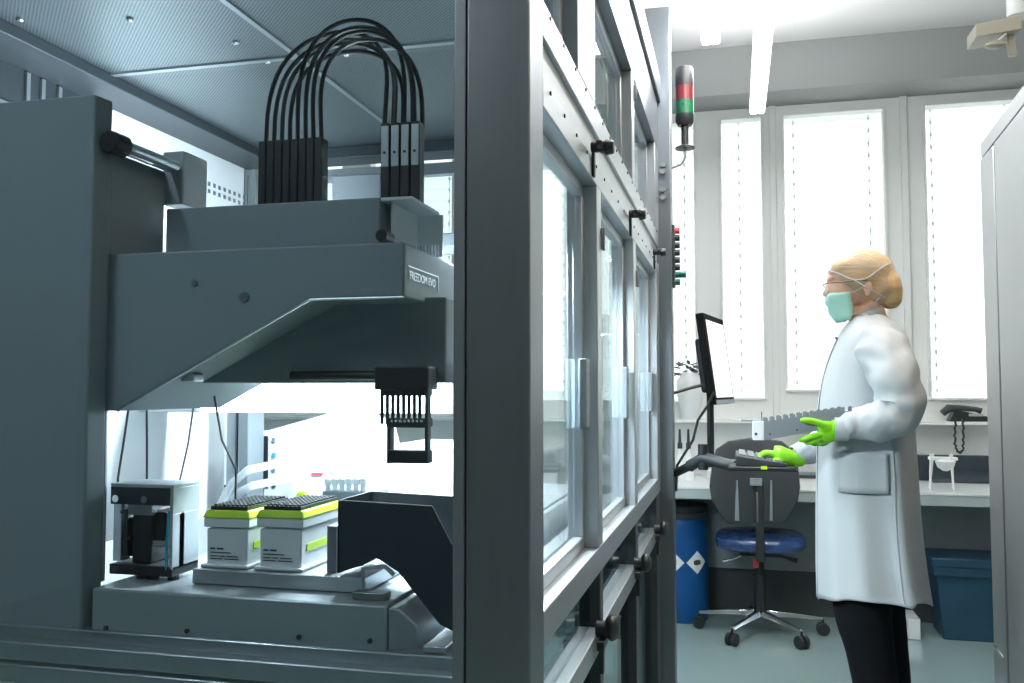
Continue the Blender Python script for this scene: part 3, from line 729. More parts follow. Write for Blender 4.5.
# blue drum
yb = 5.17
D = thing('chemical_drum', (PY(682, 560, yb).x, yb, 0), 'blue plastic drum with hazard diamonds under the desk', 'drum')
r_ = abs(PY(709, 560, yb).x-PY(682, 560, yb).x)*.98; c = D.location; zt4 = PY(690, 512, yb-r_).z
MB().lathe((c.x, yb, 0), [(r_*.93, .0), (r_*.98, .02), (r_, .06), (r_, zt4-.12), (r_*1.0, zt4-.10), (r_*.94, zt4-.03), (r_*.9, zt4)], 36).build('body', 'barrel', D, smooth=True)
MB().lathe((c.x, yb, 0), [(r_*.98, zt4-.01), (r_*1.0, zt4), (r_*1.0, zt4+.025), (r_*.85, zt4+.03)], 36).build('lid', 'black', D, smooth=True)
MB().lathe((c.x, yb, 0), [(r_*1.0, zt4-.045), (r_*1.03, zt4-.04), (r_*1.03, zt4-.015), (r_*.99, zt4-.01)], 36).build('clamp_ring', 'dkgrey', D, smooth=True)
def diamond(u, v, s, parent):
    # a square label standing on its corner, curved to the drum
    p0 = PY(u, v, yb-r_*.9); q = math.asin(max(-.97, min(.97, (p0.x-c.x)/r_))); g = MB(); zc_ = p0.z
    n = 8; rows = []
    for i in range(n+1):
        t = -1+2*i/n; h = s*(1-abs(t)); a_ = q+t*s/r_
        x = c.x+(r_+.001)*math.sin(a_); y = yb-(r_+.001)*math.cos(a_)
        rows.append(((x, y, zc_-h-.0005), (x, y, zc_+h+.0005)))
    g.loft(rows, cap=False, close=False); o = g.build('hazard_label', 'white_p', parent)
    g = MB(); k = 5; rows = []
    for i in range(k+1):
        t = -.35+.7*i/k; h = s*(.22-abs(t)*.25)+.002; a_ = q+t*s/r_
        rows.append(((c.x+(r_+.002)*math.sin(a_), yb-(r_+.002)*math.cos(a_), zc_-h), (c.x+(r_+.002)*math.sin(a_), yb-(r_+.002)*math.cos(a_), zc_+h)))
    g.loft(rows, cap=False, close=False); g.build('symbol', 'print', o)
diamond(672.5, 562, .065, D); diamond(697, 563, .062, D)
# office chair, seen from behind
yk = 4.95
CHR = thing('office_chair', (PY(760, 600, yk).x, yk, 0), 'swivel chair with grey backrest and blue vinyl seat', 'chair')
cc = CHR.location; cx = cc.x
rb = .315
g = MB(); angs = [R(a) for a in (176, 243, 307, 6, 95)]
for q in angs:
    dx, dy = math.cos(q), math.sin(q); n_ = Vector((-dy, dx, 0))
    rings = []
    for (t, w, z, h) in ((.03, .022, .105, .032), (.16, .018, .098, .024), (rb, .013, .085, .016)):
        o_ = Vector((cx+dx*t, yk+dy*t, z)); rings.append([o_-n_*w-Vector((0,0,h/2)), o_+n_*w-Vector((0,0,h/2)), o_+n_*w*.6+Vector((0,0,h/2)), o_-n_*w*.6+Vector((0,0,h/2))])
    gg = MB().loft(rings); gg.build('base_leg', 'chrome', CHR, bevel=.003)
for q in angs:
    dx, dy = math.cos(q), math.sin(q); o_ = Vector((cx+dx*rb, yk+dy*rb, .032)); side = Vector((-dy, dx, 0))
    cs = MB()
    for s in (-1, 1): cs.cyl(o_+side*s*.006, o_+side*s*.026, .032, n=18)
    cs.cyl(o_, o_+Vector((0,0,.052)), .007, n=10)
    cs.build('caster', 'black', CHR, bevel=.003)
sz = PY(756, 541, yk).z
MB().cyl((cx, yk, .085), (cx, yk, .30), .032, .030).cyl((cx, yk, .30), (cx, yk, sz-.05), .022).build('gas_column', 'black', CHR, smooth=True)
MB().box(cx-.10, cx+.10, yk-.10, yk+.12, sz-.065, sz-.035).build('mechanism', 'black', CHR, bevel=.006)
MB().tube([(cx-.06, yk-.06, sz-.05), (cx-.13, yk-.07, sz-.085), (cx-.185, yk-.07, sz-.10)], [.007,.006,.009], 10).build('lever', 'chrome', CHR, smooth=True)
MB().tube([(cx+.06, yk-.06, sz-.05), (cx+.13, yk-.07, sz-.068), (cx+.185, yk-.07, sz-.082)], [.007,.007,.013], 10).build('lever', 'black', CHR, smooth=True)
p = PY(756, 563.5, yk-.05); BOX(p.x-.014, p.x+.014, yk-.045, yk-.032, p.z-.024, p.z+.024).build('red_tag', 'red_p', CHR, bevel=.002)
# seat cushion: rounded slab
def slab(cx, cy, z0, z1, hx, hy, n=40, e=3.2):
    rings = []
    for (f, z) in ((.80, z0), (.95, z0+.012), (1.0, (z0+z1)/2), (.97, z1-.016), (.88, z1-.003), (.5, z1+.004)):
        ring = []
        for k in range(n):
            q = 2*math.pi*k/n; c_, s_ = math.cos(q), math.sin(q)
            ring.append((cx+hx*f*math.copysign(abs(c_)**(2/e), c_), cy+hy*f*math.copysign(abs(s_)**(2/e), s_), z))
        rings.append(ring)
    return MB().loft(rings)
hw = abs(PY(802, 541, yk).x-PY(710, 541, yk).x)/2
slab(cx+.005, yk+.03, sz-.038, sz+.042, hw, .23).build('seat', 'seat', CHR, smooth=True)
# backrest, an upright curved pad nearer the camera
ybk = yk-.22
bp = [(712, 462), (716, 449), (728, 441), (755, 437), (782, 441), (793, 449), (798, 466), (800, 487), (797, 502), (788, 519), (780, 524), (729, 524), (722, 518), (712, 500), (709.5, 486)]
pp = [PY(u, v, ybk) for (u, v) in bp]; mc = sum(pp, Vector())/len(pp)
def padring(f, dy): return [(mc.x+(p.x-mc.x)*f, ybk+dy+.045*((p.x-mc.x)*f/.22)**2*-1, mc.z+(p.z-mc.z)*f) for p in pp]
MB().loft([padring(.3, -.004), padring(.85, -.002), padring(.98, .006), padring(1, .02), padring(.97, .05), padring(.8, .065), padring(.3, .062)]).build('backrest', 'dkgrey', CHR, smooth=True)
p0 = PY(759, 480, ybk); 
g = MB().prism([(cx-.022, ybk-.022, sz-.05), (cx+.022, ybk-.022, sz-.05), (cx+.018, ybk-.022, p0.z), (cx-.018, ybk-.022, p0.z)], (0, .016, 0)).box(cx-.022, cx+.022, ybk-.02, yk-.09, sz-.065, sz-.045)
g.build('back_spine', 'black', CHR, bevel=.004)
p = PY(756, 481, ybk-.03); BOX(p.x-.03, p.x+.03, ybk-.034, ybk-.022, p.z-.024, p.z+.014).build('adjuster', 'grey_p', CHR, bevel=.003)
p = PY(757, 492, ybk-.03); q = PY(757, 523, ybk-.03); MB().tube([(p.x, ybk-.026, p.z), (p.x, ybk-.026, q.z)], .006, 8).build('chrome_strip', 'chrome', CHR, smooth=True)
for (u, h) in ((737, .022), (771, .014)):
    p = PY(u, 480, ybk); q = PY(u, 520, ybk)
    MB().prism([(p.x-.004, ybk-.026, p.z), (p.x+.004, ybk-.026, p.z), (q.x+h*.5, ybk-.026, q.z), (q.x-h*.5, ybk-.026, q.z)], (0, .03, 0)).build('back_strip', 'grey_p', CHR)

# monitor and keyboard tray on arms fixed to the enclosure
ym = 3.50
def arm_base(y, z): return Vector((fp1, y, z))
MN = thing('monitor', (PY(715, 400, ym).x, ym, PY(715, 400, ym).z), 'black flat monitor seen edge on, on a pole beside the enclosure', 'monitor')
tl, tr_, bl_, br_ = PY(699, 313, ym), PY(705, 313, ym), PY(712, 405, ym), PY(720, 404, ym)
# screen plane: seen almost edge on, turned a little to the camera
ax = (Vector((bl_.x, 0, bl_.z))-Vector((tl.x, 0, tl.z))); hgt = ax.length; ax.normalize()   # downwards along the panel
nrm = Vector((-ax.z, 0, ax.x)); nrm = -nrm if nrm.x < 0 else nrm                              # screen faces +x
wdir = Vector((.17, .985, 0)); wdir.normalize(); nrm = ax.cross(wdir); nrm = nrm if nrm.x > 0 else -nrm
ctr = Vector((tl.x, ym, tl.z))+ax*(hgt/2)+wdir*.20
MB().obox(ctr, wdir*.20, ax*(hgt/2), nrm*.016).build('case', 'matt', MN, bevel=.004)
MB().obox(ctr+nrm*.0168, wdir*.172, ax*(hgt/2-.026), nrm*.001).build('screen', 'screen', MN)
MB().obox(ctr+nrm*.0172+ax*(hgt/2-.009), wdir*.19, ax*.008, nrm*.001).build('chin', 'grey_p', MN)
MB().obox(ctr-nrm*.030+ax*.02, wdir*.13, ax*(hgt*.30), nrm*.018).build('rear_bulge', 'black', MN, bevel=.010)
pp0 = PY(710, 385, ym+.2); pp1 = PY(710, 442, ym+.2)
MB().tube([(pp0.x, ym+.2, pp0.z), (pp0.x, ym+.2, pp1.z-.10)], .014, 12).build('pole', 'black', MN, smooth=True)
MB().tube([(pp0.x, ym+.2, pp0.z-.01), (pp0.x+.02, ym+.2, pp0.z), ctr-nrm*.04+ax*.05], .012, 10).build('bracket', 'black', MN, smooth=True)
MB().tube([PY(703, 385, ym), PY(690, 388, ym), (fp1-.002, 3.46, PY(676, 393, 3.46).z)], .006, 8).build('support_rod', 'black', MN, smooth=True)
cb_ = [PY(u, v, ym-.01) for (u, v) in ((714, 392), (708, 405), (698, 420), (693, 440), (688, 465), (678, 490))]
cb_[-1] = Vector((fp1+.004, 3.45, cb_[-1].z)); cb_[-2] = Vector((fp1+.008, 3.46, cb_[-2].z))
o = MB().tube(cb_, .005, 8).build('monitor_cable', 'black', smooth=True); tag(o, 'black cable drooping from the monitor to the enclosure post', 'cable')
# keyboard tray
yt0, yt1 = 3.10, 3.42
KT = thing('keyboard_tray', (PY(762, 470, 3.2).x, 3.2, PY(762, 470, 3.2).z), 'black keyboard tray on an arm in front of the chair', 'tray')
x0, x1 = PY(728, 470, yt0).x, PY(797, 470, yt0).x; zk = PY(762, 467, yt0).z
BOX(x0, x1, yt0, yt1, zk-.016, zk).build('tray_top', 'black', KT, bevel=.005)
MB().tube([(x0+.02, yt0+.16, zk-.012), (PY(703, 458, 3.3).x, 3.3, PY(703, 458, 3.3).z), PY(690, 466, 3.35)], [.020, .022, .022], 12).build('arm', 'dkgrey', KT, smooth=True)
MB().tube([PY(703, 458, 3.3), PY(690, 466, 3.35), (fp1-.004, 3.42, PY(676, 474, 3.42).z)], [.016, .016, .016], 12).build('arm', 'black', KT, smooth=True)
MB().cyl((PY(703, 458, 3.3).x, 3.3, zk-.03), (PY(703, 458, 3.3).x, 3.3, zk+.06), .018, n=14).build('joint', 'black', KT, smooth=True)
# mount plate below
KB = thing('keyboard', ((x0+x1)/2, 3.25, zk), 'black keyboard with grey keys under the gloved hand', 'keyboard')
kx0, kx1 = x0+.025, x1-.03
MB().prism([(kx0, yt0+.01, zk+.0005), (kx1, yt0+.01, zk+.0005), (kx1, yt0+.01, zk+.012), (kx0, yt0+.01, zk+.036)], (0, .27, 0)).build('body', 'dkgrey', KB, bevel=.003)
g = MB()
for i in range(5):
    for j in range(12):
        t = (i+.5)/5; x = kx0+.008+(kx1-kx0-.02)*t; z = zk+.036-.024*t; y = yt0+.022+j*.0212
        g.obox((x, y+.008, z+.002), Vector((.0105, 0, -.0016)), Vector((0, .0085, 0)), Vector((0, 0, .004)))
g.build('keys', 'rack', KB)
p = PY(764, 468, yt0); o = BOX(p.x-.010, p.x+.010, yt0-.003, yt0+.002, zk-.008, zk+.003).build('lime_sticker', 'lime', KT)

# signal tower on the enclosure end post
ysg = 3.43
sx = PY(684.5, 100, ysg).x
SG = thing('signal_tower', (sx, ysg, PY(684, 150, ysg).z), 'black signal tower lamp with red and green rings on the enclosure post', 'signal lamp')
def szz(v): return PY(684, v, ysg).z
rs = abs(PY(694, 100, ysg).x-PY(675.5, 100, ysg).x)/2
MB().lathe((sx, ysg, 0), [(rs*.9, szz(68)), (rs, szz(69.5)), (rs, szz(87))][::-1]+[], 24).build('cap', 'black', SG, smooth=True)
MB().lathe((sx, ysg, 0), [(rs*.98, szz(101)), (rs*.98, szz(87))], 24).build('red_ring', 'red_l', SG, smooth=True)
MB().lathe((sx, ysg, 0), [(rs*.98, szz(115)), (rs*.98, szz(101))], 24).build('green_ring', 'green_l', SG, smooth=True)
MB().lathe((sx, ysg, 0), [(rs*.75, szz(126)), (rs, szz(122)), (rs, szz(115))], 24).build('collar', 'black', SG, smooth=True)
MB().lathe((sx, ysg, 0), [(rs*1.05, szz(149)), (rs*1.05, szz(147.5)), (rs*.4, szz(145)), (rs*.4, szz(126))], 24).build('stem', 'black', SG, smooth=True)
MB().tube([(sx, ysg, szz(149)), (sx, ysg, szz(158)), (sx-.015, ysg, szz(164)), (sx-.05, ysg, szz(167)), (fp1-.003, ysg, szz(168))], .006, 10).build('bracket_tube', 'chrome', SG, smooth=True)
# control strip on the post side
p = PX(673, 228, fp1); q = PX(673, 288, fp1)
CS = thing('control_strip', (fp1, 3.42, q.z), 'narrow strip of red and green buttons on the enclosure end post', 'control panel')
BOX(fp1-.001, fp1+.010, 3.40, 3.45, q.z, p.z).build('strip', 'dkgrey', CS, bevel=.002)
for k in range(8):
    z = p.z-.02-(p.z-q.z-.04)*k/7
    MB().cyl((fp1+.010, 3.425, z), (fp1+(.028 if k != 6 else .05), 3.425, z), .012, n=12).build('button', 'red_p' if k == 0 else ('green_d' if k > 5 else 'dkgrey'), CS, smooth=True)
# small fittings on the end post
g = MB()
for (u, v) in ((663, 165), (663, 172), (663, 190), (663, 198)):
    p = PY(u, v, 3.379); MB().cyl((p.x, 3.366, p.z), (p.x, 3.381, p.z), .010, n=8).build('post_bolt', 'grey_p', E)

# telephone on the window ledge
yp = WY-.12
PH = thing('telephone', (PY(965, 418, yp).x, yp, ledge_z), 'black desk telephone with coiled cord on the window ledge', 'telephone')
x0, x1 = PY(944, 414, yp).x, PY(991, 414, yp).x; zz = ledge_z+.001
MB().prism([(x0+.03, yp, zz), (x1, yp, zz), (x1, yp, zz+.025), (x0+.06, yp, zz+.07)], (0, .10, 0)).build('base', 'black', PH, bevel=.005)
g = MB().tube([(x0-.005, yp+.02, zz+.045), (x0+.03, yp+.02, zz+.075), (x0+.09, yp+.02, zz+.078), (x0+.17, yp+.02, zz+.07), (x0+.20, yp+.02, zz+.060)], [.020, .024, .016, .015, .018], 12)
g.build('handset', 'dkgrey', PH, smooth=True)
BOX(x0+.13, x1-.04, yp-.002, yp+.03, zz+.03, zz+.045).build('display', 'cover_lt', PH)
pc = [PY(u, v, yp-.02) for (u, v) in ((956, 419), (955, 430), (955, 444), (957, 451), (960, 453), (963, 450), (963.5, 440), (963, 425), (962, 418))]
rings = []; path = []
for i in range(len(pc)-1):
    for j in range(5):
        t = j/5; path.append(pc[i].lerp(pc[i+1], t))
path = [p+Vector((.004*math.cos(k*2.2), .004*math.sin(k*2.2), 0)) for k, p in enumerate(path)]
MB().tube(path, .006, 8).build('coiled_cord', 'black', PH, smooth=True)
# dark tray of instruments at the rear of the desk, right
yq = 5.55
x0, x1 = PY(905, 465, yq).x, PY(1000, 465, yq).x
o = MB().box(x0, x1, yq-.02, yq+.03, DH+.0005, PY(950, 455, yq).z).prism([(x0+.12, yq-.12, DH+.0005), (x1, yq-.12, DH+.0005), (x1, yq-.02, DH+.05), (x0+.12, yq-.02, DH+.05)], (0, 0, .012)).build('desk_unit', 'navy', bevel=.004)
tag(o, 'long dark low unit at the back of the desk below the telephone', 'device')
# white wire stand
yw2 = 5.1
ST = thing('pipette_stand', (PY(944, 470, yw2).x, yw2, DH), 'small white pipette stand with thin legs on the desk', 'stand')
L0 = [PY(u, v, yw2) for (u, v) in ((928, 475), (930, 453), (949, 453), (951, 482))]
zz = DH+.001
for (u0, u1, dy) in ((930, 928, -.05), (949, 951, -.06), (953, 955, .05), (934, 932, .06)):
    p = PY(u0, 454, yw2); q = PY(u1, 480, yw2); MB().cyl((p.x, yw2+dy*.4, p.z), (q.x, yw2+dy, zz), .0055, n=8).build('leg', 'white_p', ST, smooth=True)
p = PY(929, 459, yw2); q = PY(957, 459, yw2)
BOX(p.x, q.x, yw2-.025, yw2+.03, p.z-.005, p.z+.012).build('top_bar', 'white_p', ST, bevel=.004)
c = PY(945, 464, yw2); MB().lathe((c.x, yw2-.01, c.z-.035), [(.012, 0), (.04, .02), (.05, .05), (.03, .06)], 18).build('cup', 'white_p', ST, smooth=True)
# blue crate on the floor, right
yc2 = 5.02
x0, x1 = PY(937, 600, yc2).x, PY(1010, 600, yc2).x; z1 = PY(950, 565, yc2).z
CR = thing('storage_crate', ((x0+x1)/2, yc2+.15, 0), 'blue plastic storage crate on the floor by the steel cabinet', 'crate')
MB().loft([[(x0+.03, yc2+.02, .0), (x1-.03, yc2+.02, .0), (x1-.03, yc2+.26, .0), (x0+.03, yc2+.26, .0)], [(x0, yc2, z1-.05), (x1, yc2, z1-.05), (x1, yc2+.28, z1-.05), (x0, yc2+.28, z1-.05)]]).build('body', 'crate', CR, bevel=.006)
BOX(x0-.015, x1+.015, yc2-.015, yc2+.292, z1-.055, z1-.01).build('rim', 'crate', CR, bevel=.005)
BOX(x0-.025, x1+.025, yc2-.02, yc2+.296, z1-.01, z1+.035).build('lid', 'crate', CR, bevel=.006)
p = PY(914, 620, 5.0); o = BOX(p.x-.03, p.x+.03, 5.0, 5.2, .001, .105).build('paper_box', 'white_p', bevel=.003); tag(o, 'small white box on the floor behind the black trousers', 'box')
# things at the left end of the desk
yv = 5.2
for (u, lab) in ((680, 'white wash bottle with dark spout nearest the enclosure post'), (688.5, 'white wash bottle with dark spout nearer the monitor pole')):
    p = PY(u, 455, yv); B = thing('wash_bottle', (p.x, yv, DH), lab, 'bottle', 'wash bottles on the desk')
    MB().lathe((p.x, yv, DH+.001), [(.030, 0), (.032, .01), (.032, .12), (.012, .165), (.012, .18)], 18).build('body', 'white_p', B, smooth=True)
    MB().lathe((p.x, yv, DH+.181), [(.014, 0), (.014, .03), (.009, .035), (.006, .11)], 14).build('spout', 'navy', B, smooth=True)
p = PY(690, 400, WY-.1)
PT = thing('potted_plant', (p.x, WY-.09, ledge_z), 'dark leaved plant in a white cone pot on the window ledge', 'plant')
zz = ledge_z+.001; zp = PY(690, 372, WY-.09).z
MB().lathe((p.x, WY-.09, zz), [(.05, 0), (.055, .05), (.08, (zp-zz)*.5), (.085, (zp-zz)*.8), (.04, zp-zz)], 20).build('pot', 'white_p', PT, smooth=True)
g = MB()
for k in range(26):
    q = random.uniform(0, 6.28); rr = random.uniform(.02, .11); zz_ = zp+random.uniform(-.02, .06)
    rot = Matrix.Rotation(q, 3, 'Z') @ Matrix.Rotation(random.uniform(-.7, .7), 3, 'Y')
    g.ell((p.x+rr*math.cos(q), WY-.09+rr*.5*math.sin(q), zz_), (.028, .012, .005), rot, 8, 6)
g.build('foliage', 'leaf', PT)
yj = 5.35
for (u, v, r_, h, lab) in ((713, 440, .035, .05, 'flat white jar on the desk beside the monitor pole'), (728, 440, .025, .045, 'small white jar on the desk behind the chair back')):
    p = PY(u, v, yj); o = MB().lathe((p.x, yj, DH+.001), [(r_*.9, 0), (r_, .01), (r_, h*.6), (r_*1.1, h*.6), (r_*1.1, h), (r_*.7, h+.01)], 18).build('jar', 'white_p', smooth=True); tag(o, lab, 'jar')
# laptop-like dark keyboard on desk behind the person
p0_ = PZ(800, 478, DH+.003); 
KB2 = thing('keypad', (p0_.x, p0_.y+.15, DH), 'dark keyboard lying on the desk behind the forearm', 'keyboard')
BOX(p0_.x-.02, p0_.x+.30, p0_.y, p0_.y+.20, DH+.001, DH+.018).build('body', 'dkgrey', KB2, bevel=.003)
g = MB()
for i in range(12):
    for j in range(5): g.box(p0_.x-.01+i*.0255, p0_.x+.011+i*.0255, p0_.y+.015+j*.036, p0_.y+.043+j*.036, DH+.018, DH+.023)
g.build('keys', 'grey_p', KB2)

# tall steel cabinet on the right
zc_ = 2.14; A = PZ(981, 144, zc_); B2 = PZ(1024, 85.5, zc_); dv = (B2-A); dv.z = 0; dv.normalize()
sd = Vector((-dv.y, dv.x, 0)); sd = sd if sd.x > 0 else -sd
CB = thing('steel_cabinet', (A.x+.3, A.y-.5, 0), 'tall brushed steel cabinet at the right edge by the crate', 'cabinet')
def cbox(s0, s1, t0, t1, z0, z1):
    g = MB(); g.prism([A.xy.to_3d()+dv*s0+sd*t0+Vector((0,0,z0)), A.xy.to_3d()+dv*s1+sd*t0+Vector((0,0,z0)), A.xy.to_3d()+dv*s1+sd*t1+Vector((0,0,z0)), A.xy.to_3d()+dv*s0+sd*t1+Vector((0,0,z0))], (0,0,z1-z0)); return g
cbox(0, 1.5, .02, .6, 0.0, zc_).build('body', 'cab', CB, bevel=.003)
cbox(-.004, 1.5, .0, .02, zc_-.05, zc_+.003).build('top_trim', 'cab', CB, bevel=.002)
sA = .215
cbox(0, sA, -.004, .018, 0.02, zc_-.06).build('side_stile', 'cab', CB, bevel=.003)
cbox(sA, sA+.022, .012, .0195, 0.02, zc_-.06).build('door_gasket', 'frame_dk', CB)
cbox(sA+.022, .80, -.004, .018, 0.02, zc_-.06).build('door', 'cab', CB, bevel=.003)
cbox(.812, 1.5, -.004, .018, 0.02, zc_-.06).build('door', 'cab', CB, bevel=.003)
cbox(sA*.15, sA*.85, -.010, -.004, .385, .40).build('handle_bar', 'chrome', CB, bevel=.002)
# device mounted high on the ceiling, right
yd = 4.2
DV = thing('ceiling_projector', (PY(1010, 20, yd).x, yd, PY(1010, 20, yd).z), 'beige boxy device on a ceiling bracket in the upper corner', 'device')
def dbox(u0, u1, v0, v1, y0, y1): p = PY(u0, v0, y0); q = PY(u1, v1, y0); return MB().box(p.x, q.x, y0, y1, q.z, p.z)
p, q = PY(976, 30, yd), PY(1022, 22, yd); hv = Vector((0,0,.028))
MB().prism([p-hv*1.1, q-hv*1.1, q+hv*1.2, p+hv], (0, .16, 0)).build('body', 'beige', DV, bevel=.004)
p, q = PY(1006, 30, yd+.05), PY(1013, 55, yd+.05)
MB().prism([(p.x, yd+.05, p.z), (p.x+.03, yd+.05, p.z), (q.x+.02, yd+.05, q.z), (q.x-.012, yd+.05, q.z)], (0, .03, 0)).build('drop_arm', 'beige', DV, bevel=.003)
p = PY(996, 44, yd+.02); MB().ell((p.x, yd+.03, p.z), (.045, .03, .018), n=16, m=8).build('swivel_foot', 'beige', DV, smooth=True)
p = PY(1002, 37, yd+.02); MB().tube([(p.x-.02, yd+.02, p.z-.02), (p.x+.012, yd+.02, p.z+.014)], .010, 10).build('knuckle', 'chrome', DV, smooth=True)
p = PY(1018, 12, yd+.08); MB().cyl((p.x, yd+.08, p.z-.02), (p.x, yd+.08, CZ), .045, n=20).build('ceiling_post', 'white_p', DV, smooth=True)

# ================================================================ PERSON
exec_person = True
PYp = 3.0
PE = thing('person', (PY(872, 600, PYp).x, PYp, 0), 'person in a white lab coat, green mask and gloves holding a grey rack', 'person')
def pp_(u, v, y=PYp): return PY(u, v, y)
def catmull(pts, rs, n=6):
    P = [Vector(p) for p in pts]; out = []; ro = []
    for i in range(len(P)-1):
        p0, p1, p2, p3 = P[max(i-1, 0)], P[i], P[i+1], P[min(i+2, len(P)-1)]
        for k in range(n):
            t = k/n; out.append(.5*((2*p1)+(p2-p0)*t+(2*p0-5*p1+4*p2-p3)*t*t+(3*p1-p0-3*p2+p3)*t**3)); ro.append(rs[i]+(rs[i+1]-rs[i])*t)
    out.append(P[-1]); ro.append(rs[-1]); return out, ro
def limb(mb, pts, rs, n=16, sy=1.0): a, b = catmull(pts, rs); mb.tube(a, b, n, sy)
# joints
shN, elN, wrN = pp_(882, 347, 2.84), pp_(899, 408, 2.76), pp_(842, 428, 2.76)
shF, elF, wrF = pp_(872, 347, 3.16), pp_(848, 420, 3.26), pp_(795, 457, 3.22)
hipx = pp_(868, 500).x
# body (one continuous surface): head, neck, torso, arms, legs
b = MB()
hc = pp_(858, 282)                                        # centre of the skull
pxm = (pp_(900, 300)-pp_(800, 300)).length/100            # metres per pixel at the person
tilt = Matrix.Rotation(R(-8), 3, 'Y')
b.ell(hc+Vector((.004,0,.012)), (.094, .074, .092), tilt, 24, 16)                     # skull
b.ell(pp_(843, 292), (.052, .058, .070), tilt, 20, 14)                                # face
b.ell(pp_(845, 309), (.046, .046, .036), tilt, 18, 12)                                # jaw
b.ell(pp_(838, 316), (.020, .024, .018), None, 14, 10)                                # chin
b.tube([pp_(829.5, 283), pp_(827, 290), pp_(825.5, 296.5)], [.008, .011, .013], 10)    # nose
b.ell(pp_(831, 279), (.014, .050, .010), tilt, 14, 8)                                 # brow
for s in (-1, 1):
    b.ell(pp_(865, 292)+Vector((0, s*.076, 0)), (.014, .006, .026), Matrix.Rotation(R(12), 3, 'Y'), 12, 8)     # ear
    b.ell(pp_(845, 296)+Vector((0, s*.040, 0)), (.026, .022, .026), None, 12, 8)     # cheek
limb(b, [pp_(864, 305), pp_(870, 322), pp_(878, 340)], [.055, .054, .062])
# torso core
def ring(cx, z, hx, hy, n=28, e=2.4, y=PYp):
    r_ = []
    for k in range(n):
        q = 2*math.pi*k/n; c_, s_ = math.cos(q), math.sin(q)
        r_.append(Vector((cx+hx*math.copysign(abs(c_)**(2/e), c_), y+hy*math.copysign(abs(s_)**(2/e), s_), z)))
    return r_
def zv(v): return pp_(870, v).z
def xu(u, v): return pp_(u, v).x
b.loft([ring(xu(868, 500), zv(515), .11, .15), ring(xu(866, 460), zv(460), .10, .14), ring(xu(868, 400), zv(400), .115, .14), ring(xu(873, 350), zv(352), .10, .16), ring(xu(876, 335), zv(333), .06, .09)])
limb(b, [shN, elN, wrN, wrN+Vector((-.03, 0, .004))], [.050, .038, .026, .026])
limb(b, [shF, elF, wrF, wrF+Vector((-.02, 0, -.004))], [.050, .038, .026, .026])
legN = [pp_(868, 510, 2.91), pp_(862, 600, 2.90), pp_(870, 650, 2.90), pp_(880, 715, 2.91), pp_(884, 768, 2.91)]
legF = [pp_(868, 510, 3.09), pp_(876, 600, 3.10), pp_(885, 650, 3.10), pp_(892, 712, 3.10), pp_(896, 765, 3.10)]
legN[-1].z = legF[-1].z = .07
for L in (legN, legF): limb(b, L, [.085, .070, .052, .048, .034])
BD = b.build('body', 'skin', PE); fuse(BD, .0055, 6)
# eyes
for s in (-1, 1):
    e = MB().ell(pp_(833.5, 286)+Vector((0, s*.030, 0)), (.011, .012, .011), None, 14, 10).build('eye', 'white_p', PE, smooth=True)
    MB().ell(pp_(830.7, 286.4)+Vector((0, s*.030, 0)), (.003, .005, .005), None, 10, 8).build('iris', 'print', e, smooth=True)
# hair
h = MB()
h.ell(hc+Vector((.012, 0, .016)), (.098, .080, .089), Matrix.Rotation(R(-6), 3, 'Y'), 28, 18)
h.ell(pp_(846, 267.5), (.054, .068, .036), Matrix.Rotation(R(-30), 3, 'Y'), 20, 12)
h.ell(pp_(877, 288), (.048, .074, .060), None, 20, 12)
h.ell(pp_(889, 287), (.038, .062, .066), Matrix.Rotation(R(-12), 3, 'Y'), 20, 12)
h.ell(pp_(890.5, 299), (.034, .056, .032), None, 16, 10)
HR = h.build('hair', 'hair', PE); fuse(HR, .005, 4)
# cut the hair away from the face by drawing back verts that lie in front of the hair line
me = HR.data
o0 = off(HR)
for v in me.vertices:
    w = v.co+o0
# hair net as a thin shell over the hair with an elastic edge
h = MB()
h.ell(hc+Vector((.012, 0, .016)), (.101, .083, .092), Matrix.Rotation(R(-6), 3, 'Y'), 28, 18)
h.ell(pp_(846, 267.5), (.057, .071, .039), Matrix.Rotation(R(-30), 3, 'Y'), 20, 12)
h.ell(pp_(877, 288), (.051, .077, .063), None, 20, 12)
h.ell(pp_(889, 287), (.038, .062, .062), Matrix.Rotation(R(-10), 3, 'Y'), 20, 12)
HN = h.build('hair_net', 'net', PE); fuse(HN, .006, 4)
g = MB()
for s in (-1, 1):
    g = MB(); pts = [pp_(828, 272)+Vector((0, s*.02, 0)), pp_(836, 276)+Vector((0, s*.060, 0)), pp_(850, 283)+Vector((0, s*.082, 0)), pp_(864, 281)+Vector((0, s*.088, 0)), pp_(878, 271)+Vector((0, s*.084, 0)), pp_(889, 265)+Vector((0, s*.055, 0))]
    a, r_ = catmull(pts, [.0028]*6); g.tube(a, r_, 6)
    pts = [pp_(850, 283)+Vector((0, s*.084, 0)), pp_(862, 290)+Vector((0, s*.088, 0)), pp_(874, 296)+Vector((0, s*.082, 0)), pp_(882, 300)+Vector((0, s*.07, 0))]
    a, r_ = catmull(pts, [.0022]*4); g.tube(a, r_, 6)
    g.build('net_elastic', 'coat', HN, smooth=True)
for s in (-1, 1):
    for j in range(5):
        u0, v0 = 832+6*j, 268-3.2*j+(.0 if j < 4 else 1.5); pts = []
        for i in range(8):
            t = i/7; q = .25+1.15*t
            pts.append(Vector((xu(u0+(886-u0)*t, 280), PYp+s*(.030+.055*math.sin(math.pi*min(1, t*.85+.12))), zv(v0+(278-v0)*t**1.3-3.0*math.sin(math.pi*t)*(1 if j > 1 else .3)))))
        a, r_ = catmull(pts, [.0009]*8); MB().tube(a, r_, 5).build('net_pleat', 'coat', HN, smooth=True)
